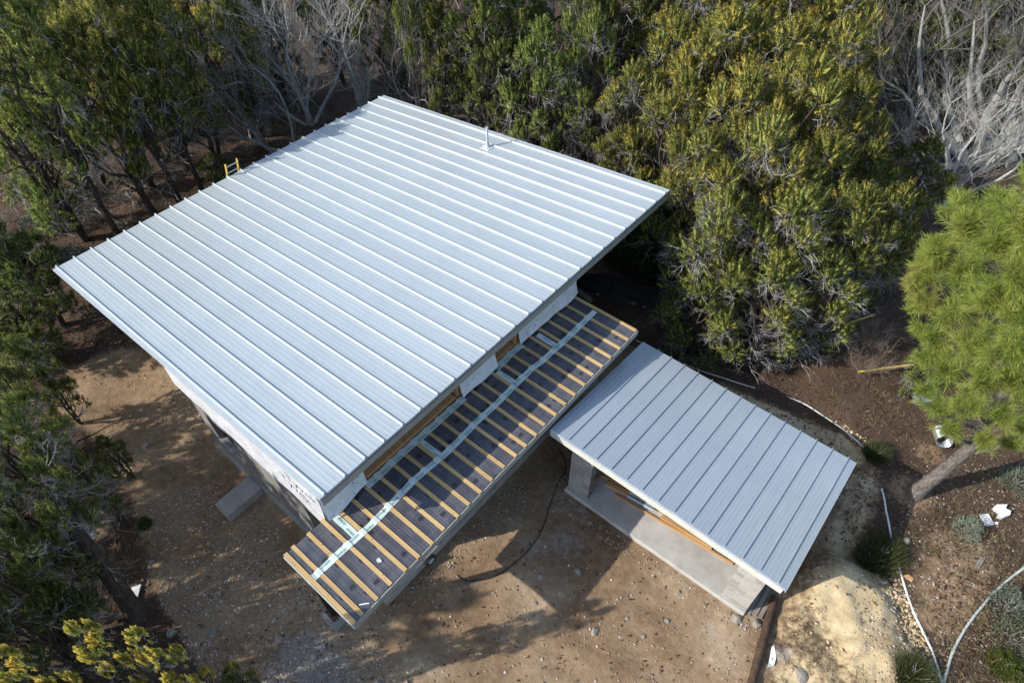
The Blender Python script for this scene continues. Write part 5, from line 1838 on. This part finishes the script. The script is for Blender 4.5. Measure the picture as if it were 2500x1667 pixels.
# ------------------------------------------------------------------ shrubs
def bush_proto(seed, R, H, n, mat, lmin, lmax, w_, upness, blades=False):
    rg_ = np.random.default_rng(seed)
    if blades:
        a_ = rg_.uniform(0, 6.28, n)
        rr = R * 0.45 * np.sqrt(rg_.uniform(0, 1, n))
        C_ = np.stack([rr * np.cos(a_), rr * np.sin(a_), np.zeros(n)], 1)
        D_ = unit(np.stack([np.cos(a_) * rr / R * 1.3, np.sin(a_) * rr / R * 1.3, np.full(n, upness)], 1) + rg_.normal(size=(n, 3)) * 0.22)
    else:
        dv = unit(rg_.normal(size=(n, 3)))
        dv[:, 2] = np.abs(dv[:, 2])
        bump_ = np.array([0.78 + 0.5 * mnoise.noise(Vector(d_ * 2.4 + seed)) for d_ in dv])
        C_ = dv * np.array([R, R, H]) * (rg_.uniform(0.45, 1, n) ** 0.5 * bump_)[:, None]
        D_ = unit(dv + rg_.normal(size=(n, 3)) * 0.7 + np.array([0, 0, upness]))
    L_ = rg_.uniform(lmin, lmax, n)
    W__ = rg_.uniform(0.6, 1.0, n) * w_
    st_ = []
    for _ in range(14):
        d_ = unit(rg_.normal(size=3) + np.array([0, 0, 1.1]))
        st_ += limb((0, 0, -.05), d_ * np.array([R, R, H]) * 0.8, 0.02, 0.006, rg_, 0.15, 4)[0]
    return [quads_mesh('stem', tubes(st_, 4), MAT['deadtwig']), quads_mesh('foliage', sprays(C_, D_, L_, W__, rg_), MAT[mat], rg_.uniform(0, 1, n)), None]


BROAD = bush_proto(401, 1.0, 1.0, 9000, 'broadleaf', 0.05, 0.10, 0.04, 0.2)
SAGE = bush_proto(402, 1.0, 1.0, 2600, 'sage', 0.06, 0.13, 0.035, 0.6)
RUSH = bush_proto(403, 1.0, 1.0, 2200, 'rushes', 0.5, 1.0, 0.016, 0.75, True)


def bush(proto, x, y, h, r_, label, cat='shrub', name='shrub', gold=.3, bright=1.0, group=None):
    P = on(x, y)
    return tree(proto, P[0], P[1], h, r_, label, cat, group, gold, bright, None, name, 1.0, 1.0)


for x, y, h, r_, br, lb in ((1236, 322, 2.3, 1.15, 1.2, 'dark green broadleaf shrub just above the right slope of the big roof'), (1475, 590, 2.0, 1.6, .75, 'broad dark shrub overhanging the left half of the shade cloth'),
                            (1560, 640, 1.7, 1.2, .7, 'dark leafy shrub between the shade cloth and the junipers'), (1500, 520, 2.2, 1.6, .8, 'speckled green shrub below the right corner of the big roof'),
                            (1470, 455, 2.0, 1.0, 1.0, 'leafy shrub with pale leaves behind the right corner of the big roof'), (1040, 215, 1.3, .9, .6, 'dim shrub under the slender leafless tree'),
                            (1170, 190, 1.4, 1.0, .7, 'dim leafy shrub right of the grey snag'), (560, 250, 1.3, 1.0, .7, 'dim leafy shrub in the grey thicket above the ladder'), (940, 190, 1.1, .8, .7, 'low leafy shrub behind the roof peak'), (60, 620, 1.6, 1.1, .6, 'dim shrub at the left edge under the dark juniper')):
    bush(BROAD, x, y, h, r_, lb, 'shrub', 'broadleaf_shrub', .25, br)
for x, y, h, r_, br, lb in ((640, 235, 1.6, 1.0, .8, 'blue green shrub under the bare trees on the left'), (100, 530, .9, .9, .7, 'grey green shrub in the dim clearing left of the big roof'), (190, 520, .6, .7, .7, 'low grey green shrub near the far left roof tip'),
                            (160, 600, .6, .8, .6, 'low sage bush beside the left tip of the big roof'), (2215, 1222, .55, .42, 1.25, 'pale silver bush on the brown ground at the far right'), (2330, 1110, .7, .55, .9, 'grey green bush behind the pine trunk at the right edge'),
                            (2310, 1400, .8, .6, .8, 'grey green bush above the pale green pipe at the right'), 
                            (400, 365, .6, .7, .6, 'low grey bush behind the slim dark trunk')):
    bush(SAGE, x, y, h, r_, lb, 'bush', 'sage_bush', .1, br)
bush(SAGE, 2320, 1475, .7, .6, 'olive bush at the lower right edge', 'bush', 'sage_bush', 1.0, .7)
bush(BROAD, 2305, 1530, .5, .45, 'low olive bush in the lower right corner', 'shrub', 'broadleaf_shrub', 1.0, .8)
for x, y, h, r_, lb in ((2008, 1290, .85, .62, 'dark rush clump between the shed and the white pipe'), (2035, 1268, .6, .45, 'smaller dark rush tuft against the larger clump'), (2085, 1560, .8, .55, 'dark rush clump at the bottom edge right of the pale bank'),
                        (2005, 1050, .55, .42, 'thin rush tuft at the end of the cut bank behind the shed')):
    bush(RUSH, x, y, h, r_, lb, 'rush clump', 'rush_clump', .3, 1.0)
bush(BROAD, 335, 1205, .35, .2, 'small green weed on the gravel left of the step slab', 'weed', 'weed', .2, 1.1)

# ------------------------------------------------------------------ loose ground cover (nobody could count it)
def in_house(x, y):
    return (-6.0 < x < 0.8 and 0.0 < y < 8.4) or (2.0 < x < 7.0 and 4.9 < y < 8.5)


def pick_regions(n, fn):
    """n ground points where fn(photo x, photo y) says yes"""
    out = []
    while len(out) < n:
        x, y = rnd.uniform(-60, 2420), rnd.uniform(-60, 1620)
        if rnd.random() < fn(x, y):
            P = at(x, y)
            if not in_house(P[0], P[1]):
                out.append((P[0], P[1]))
    A = np.array(out)
    return np.stack([A[:, 0], A[:, 1], np.array([gz(a_, b_) for a_, b_ in A])], 1)


YARD_I = [(150, 850), (560, 700), (900, 600), (1300, 760), (1570, 850), (1950, 1150), (1880, 1370), (1790, 1640), (560, 1640), (440, 1500), (360, 1370), (290, 1130), (130, 940)]
GRAV = [(330, 1130), (560, 1100), (700, 1300), (860, 1480), (1000, 1640), (540, 1640), (420, 1500), (360, 1360)]


def f_gravel(x, y):
    g = 0.0
    if inpoly(x, y, GRAV):
        g = 0.9
    elif inpoly(x, y, YARD_I):
        g = 0.09
    elif x > 2050 and y > 1080:
        g = 0.22
    elif 1940 < x < 2140 and y > 1330:
        g = 0.35
    if abs(y - (1140 + (x - 1300) * 0.66)) < 45 and 1280 < x < 1720:
        g = max(g, 0.55)
    if abs(y - (1440 - (x - 840) * 0.86)) < 40 and 820 < x < 1200 and y > 1100:
        g = max(g, 0.6)
    return g * (0.35 + 0.65 * max(0.06, 0.42 + 1.5 * mnoise.noise((x * 0.010, y * 0.010, 3))))


ico = None
import bmesh
bm = bmesh.new()
bmesh.ops.create_icosphere(bm, subdivisions=1, radius=1)
IV = np.array([v.co[:] for v in bm.verts])
IF = np.array([[v.index for v in f.verts] for f in bm.faces])
bm.free()


def scatter_stones(name, P, rmin, rmax, mat, power=3.0):
    n = len(P)
    r_ = rmin + (rmax - rmin) * rng.uniform(0, 1, n) ** power
    s_ = r_[:, None] * rng.uniform(0.65, 1.25, (n, 3)) * np.array([1, 1, 0.42])
    a_ = rng.uniform(0, 6.28, n)
    jit = 1 + rng.uniform(-0.28, 0.22, (n, len(IV), 1))
    V = IV[None] * jit * s_[:, None, :]
    ca_, sa_ = np.cos(a_)[:, None], np.sin(a_)[:, None]
    V = np.stack([V[..., 0] * ca_ - V[..., 1] * sa_, V[..., 0] * sa_ + V[..., 1] * ca_, V[..., 2]], -1)
    V = V + P[:, None, :] + np.array([0, 0, 1]) * (r_ * 0.15)[:, None, None]
    me_ = bpy.data.meshes.new(name)
    nv = len(IV)
    F_ = (IF[None] + (np.arange(n) * nv)[:, None, None]).reshape(-1, 3)
    me_.vertices.add(n * nv)
    me_.vertices.foreach_set('co', V.astype(np.float32).ravel())
    me_.loops.add(len(F_) * 3)
    me_.loops.foreach_set('vertex_index', F_.astype(np.int32).ravel())
    me_.polygons.add(len(F_))
    me_.polygons.foreach_set('loop_start', np.arange(0, len(F_) * 3, 3, dtype=np.int32))
    me_.polygons.foreach_set('loop_total', np.full(len(F_), 3, dtype=np.int32))
    me_.update(calc_edges=True)
    me_.materials.append(mat)
    at_ = me_.attributes.new('val', 'FLOAT', 'FACE')
    at_.data.foreach_set('value', np.repeat(rng.uniform(0, 1, n), len(IF)).astype(np.float32))
    return tag(obj(name, me_), kind='stuff')


def gravel_mat():
    m = NT('gravel_stone')
    a_ = m.n('Attribute', attribute_name='val')
    m.base(m.ramp(a_.outputs['Fac'], [(0.0, (0.20, 0.145, 0.10)), (0.4, (0.30, 0.23, 0.17)), (0.8, (0.40, 0.335, 0.27)), (1.0, (0.54, 0.49, 0.43))]))
    m.p(Roughness=0.95, Specular_IOR_Level=0.15)
    return m.m


MAT['gravel'] = gravel_mat()
tag(scatter_stones('gravel', pick_regions(22000, f_gravel), 0.007, 0.036, MAT['gravel'], 3.4), 'loose pale gravel strewn over the dirt clearing')


def f_rubble(x, y):
    if inpoly(x, y, [(1985, 1300), (2040, 1310), (2085, 1420), (2120, 1500), (2160, 1640), (2070, 1640), (2050, 1500), (2030, 1400)]):
        return 0.9
    if inpoly(x, y, [(1900, 960), (1990, 1035), (2000, 1075), (1960, 1040)]):
        return 0.6
    if inpoly(x, y, [(1800, 1380), (1905, 1300), (2030, 1330), (2060, 1440), (2100, 1640), (1800, 1640)]):
        return 0.018
    return 0.0


def rubble_mat():
    m = NT('chalky_rubble')
    a_ = m.n('Attribute', attribute_name='val')
    m.base(m.ramp(a_.outputs['Fac'], [(0.0, (0.38, 0.28, 0.15)), (0.5, (0.50, 0.40, 0.25)), (1.0, (0.62, 0.54, 0.39))]))
    m.p(Roughness=0.95, Specular_IOR_Level=0.15)
    return m.m


tag(scatter_stones('rubble', pick_regions(1700, f_rubble), 0.008, 0.055, rubble_mat(), 3.0), 'chalky rubble on the steep side of the pale bank')


def f_leaf(x, y):
    if inpoly(x, y, YARD_I):
        return 0.05
    if 1700 < x < 2120 and y > 1250:
        return 0.02
    return 0.8


P = pick_regions(46000, f_leaf)
n = len(P)
dirs = unit(np.stack([rng.normal(size=n), rng.normal(size=n), rng.normal(size=n) * 0.35], 1))
V = sprays(P + np.array([0, 0, 0.015]) + rng.normal(size=(n, 3)) * 0.008, dirs, rng.uniform(0.05, 0.11, n), rng.uniform(0.03, 0.06, n), rng)
V[:, 2] = np.maximum(V[:, 2], np.repeat(P[:, 2], 4) + 0.004)
lo_ = tag(obj('leaf_litter', quads_mesh('leaf_litter', V, MAT['litter'], rng.uniform(0, 1, n))), 'brown fallen leaves over the forest floor', kind='stuff')
lo_.color = (0.0, 1.0, 0, 1)


def f_grass(x, y):
    if x > 2060 and y > 1000 and not (2110 < x < 2190 and 1300 < y < 1420):
        return 0.5
    if 1870 < x < 2060 and 880 < y < 1020:
        return 0.6
    if inpoly(x, y, YARD_I):
        return 0.0
    if x < 560 and y < 700:
        return 0.25
    return 0.05


P = pick_regions(1500, f_grass)
C, D, L, W_ = [], [], [], []
for p_ in P:
    k = 14
    C.append(p_ + rng.normal(size=(k, 3)) * np.array([.06, .06, 0]))
    D.append(unit(rng.normal(size=(k, 3)) * np.array([1, 1, .4]) + np.array([0, 0, .75])))
    L.append(rng.uniform(.08, .26, k))
    W_.append(np.full(k, .009))
n = sum(len(c_) for c_ in C)
go = tag(obj('dry_grass', quads_mesh('dry_grass', sprays(np.concatenate(C), np.concatenate(D), np.concatenate(L), np.concatenate(W_), rng), MAT['drygrass'], rng.uniform(0, 1, n))), 'thin dry grass and weeds at the edges of the clearing', kind='stuff')
go.color = (0.0, 1.0, 0, 1)

# fallen sticks on the forest floor
stk = []
for p_ in pick_regions(330, lambda x, y: 0.02 if inpoly(x, y, YARD_I) else (0.12 if x > 1650 and y > 850 else 0.7)):
    a_ = rng.uniform(0, 6.28)
    ln = rng.uniform(0.3, 1.0)
    e_ = p_ + np.array([math.cos(a_) * ln, math.sin(a_) * ln, rng.uniform(0.0, 0.12)])
    stk += limb(p_ + np.array([0, 0, .02]), e_, rng.uniform(.006, .015), .004, rng, .15, 4)[0]
tag(obj('fallen_twigs', quads_mesh('fallen_twigs', tubes(stk, 4), MAT['browntwig'])), 'grey fallen twigs over the forest floor', kind='stuff')
# one bleached fallen branch by the twin trunks
dt = []
for x0_, y0_, x1_, y1_, lb in ((210, 475, 275, 515, 'bleached fallen branch on the dark ground left of the big roof'), (292, 440, 305, 465, 'pale broken limb leaning at the twin dark trunks')):
    a_, b_ = on(x0_, y0_, .06), on(x1_, y1_, .12)
    c_ = (a_ + b_) / 2
    sg = limb(a_ - c_, b_ - c_, .045, .02, rg2, .18, 6)[0]
    twigs(b_ - c_, b_ - a_, .6, .02, rg2, 2, sg, 3, .8, .1)
    tag(obj('fallen_branch', quads_mesh('fallen_branch', tubes(sg, 6), MAT['deadtwig']), None, c_), lb, 'branch')
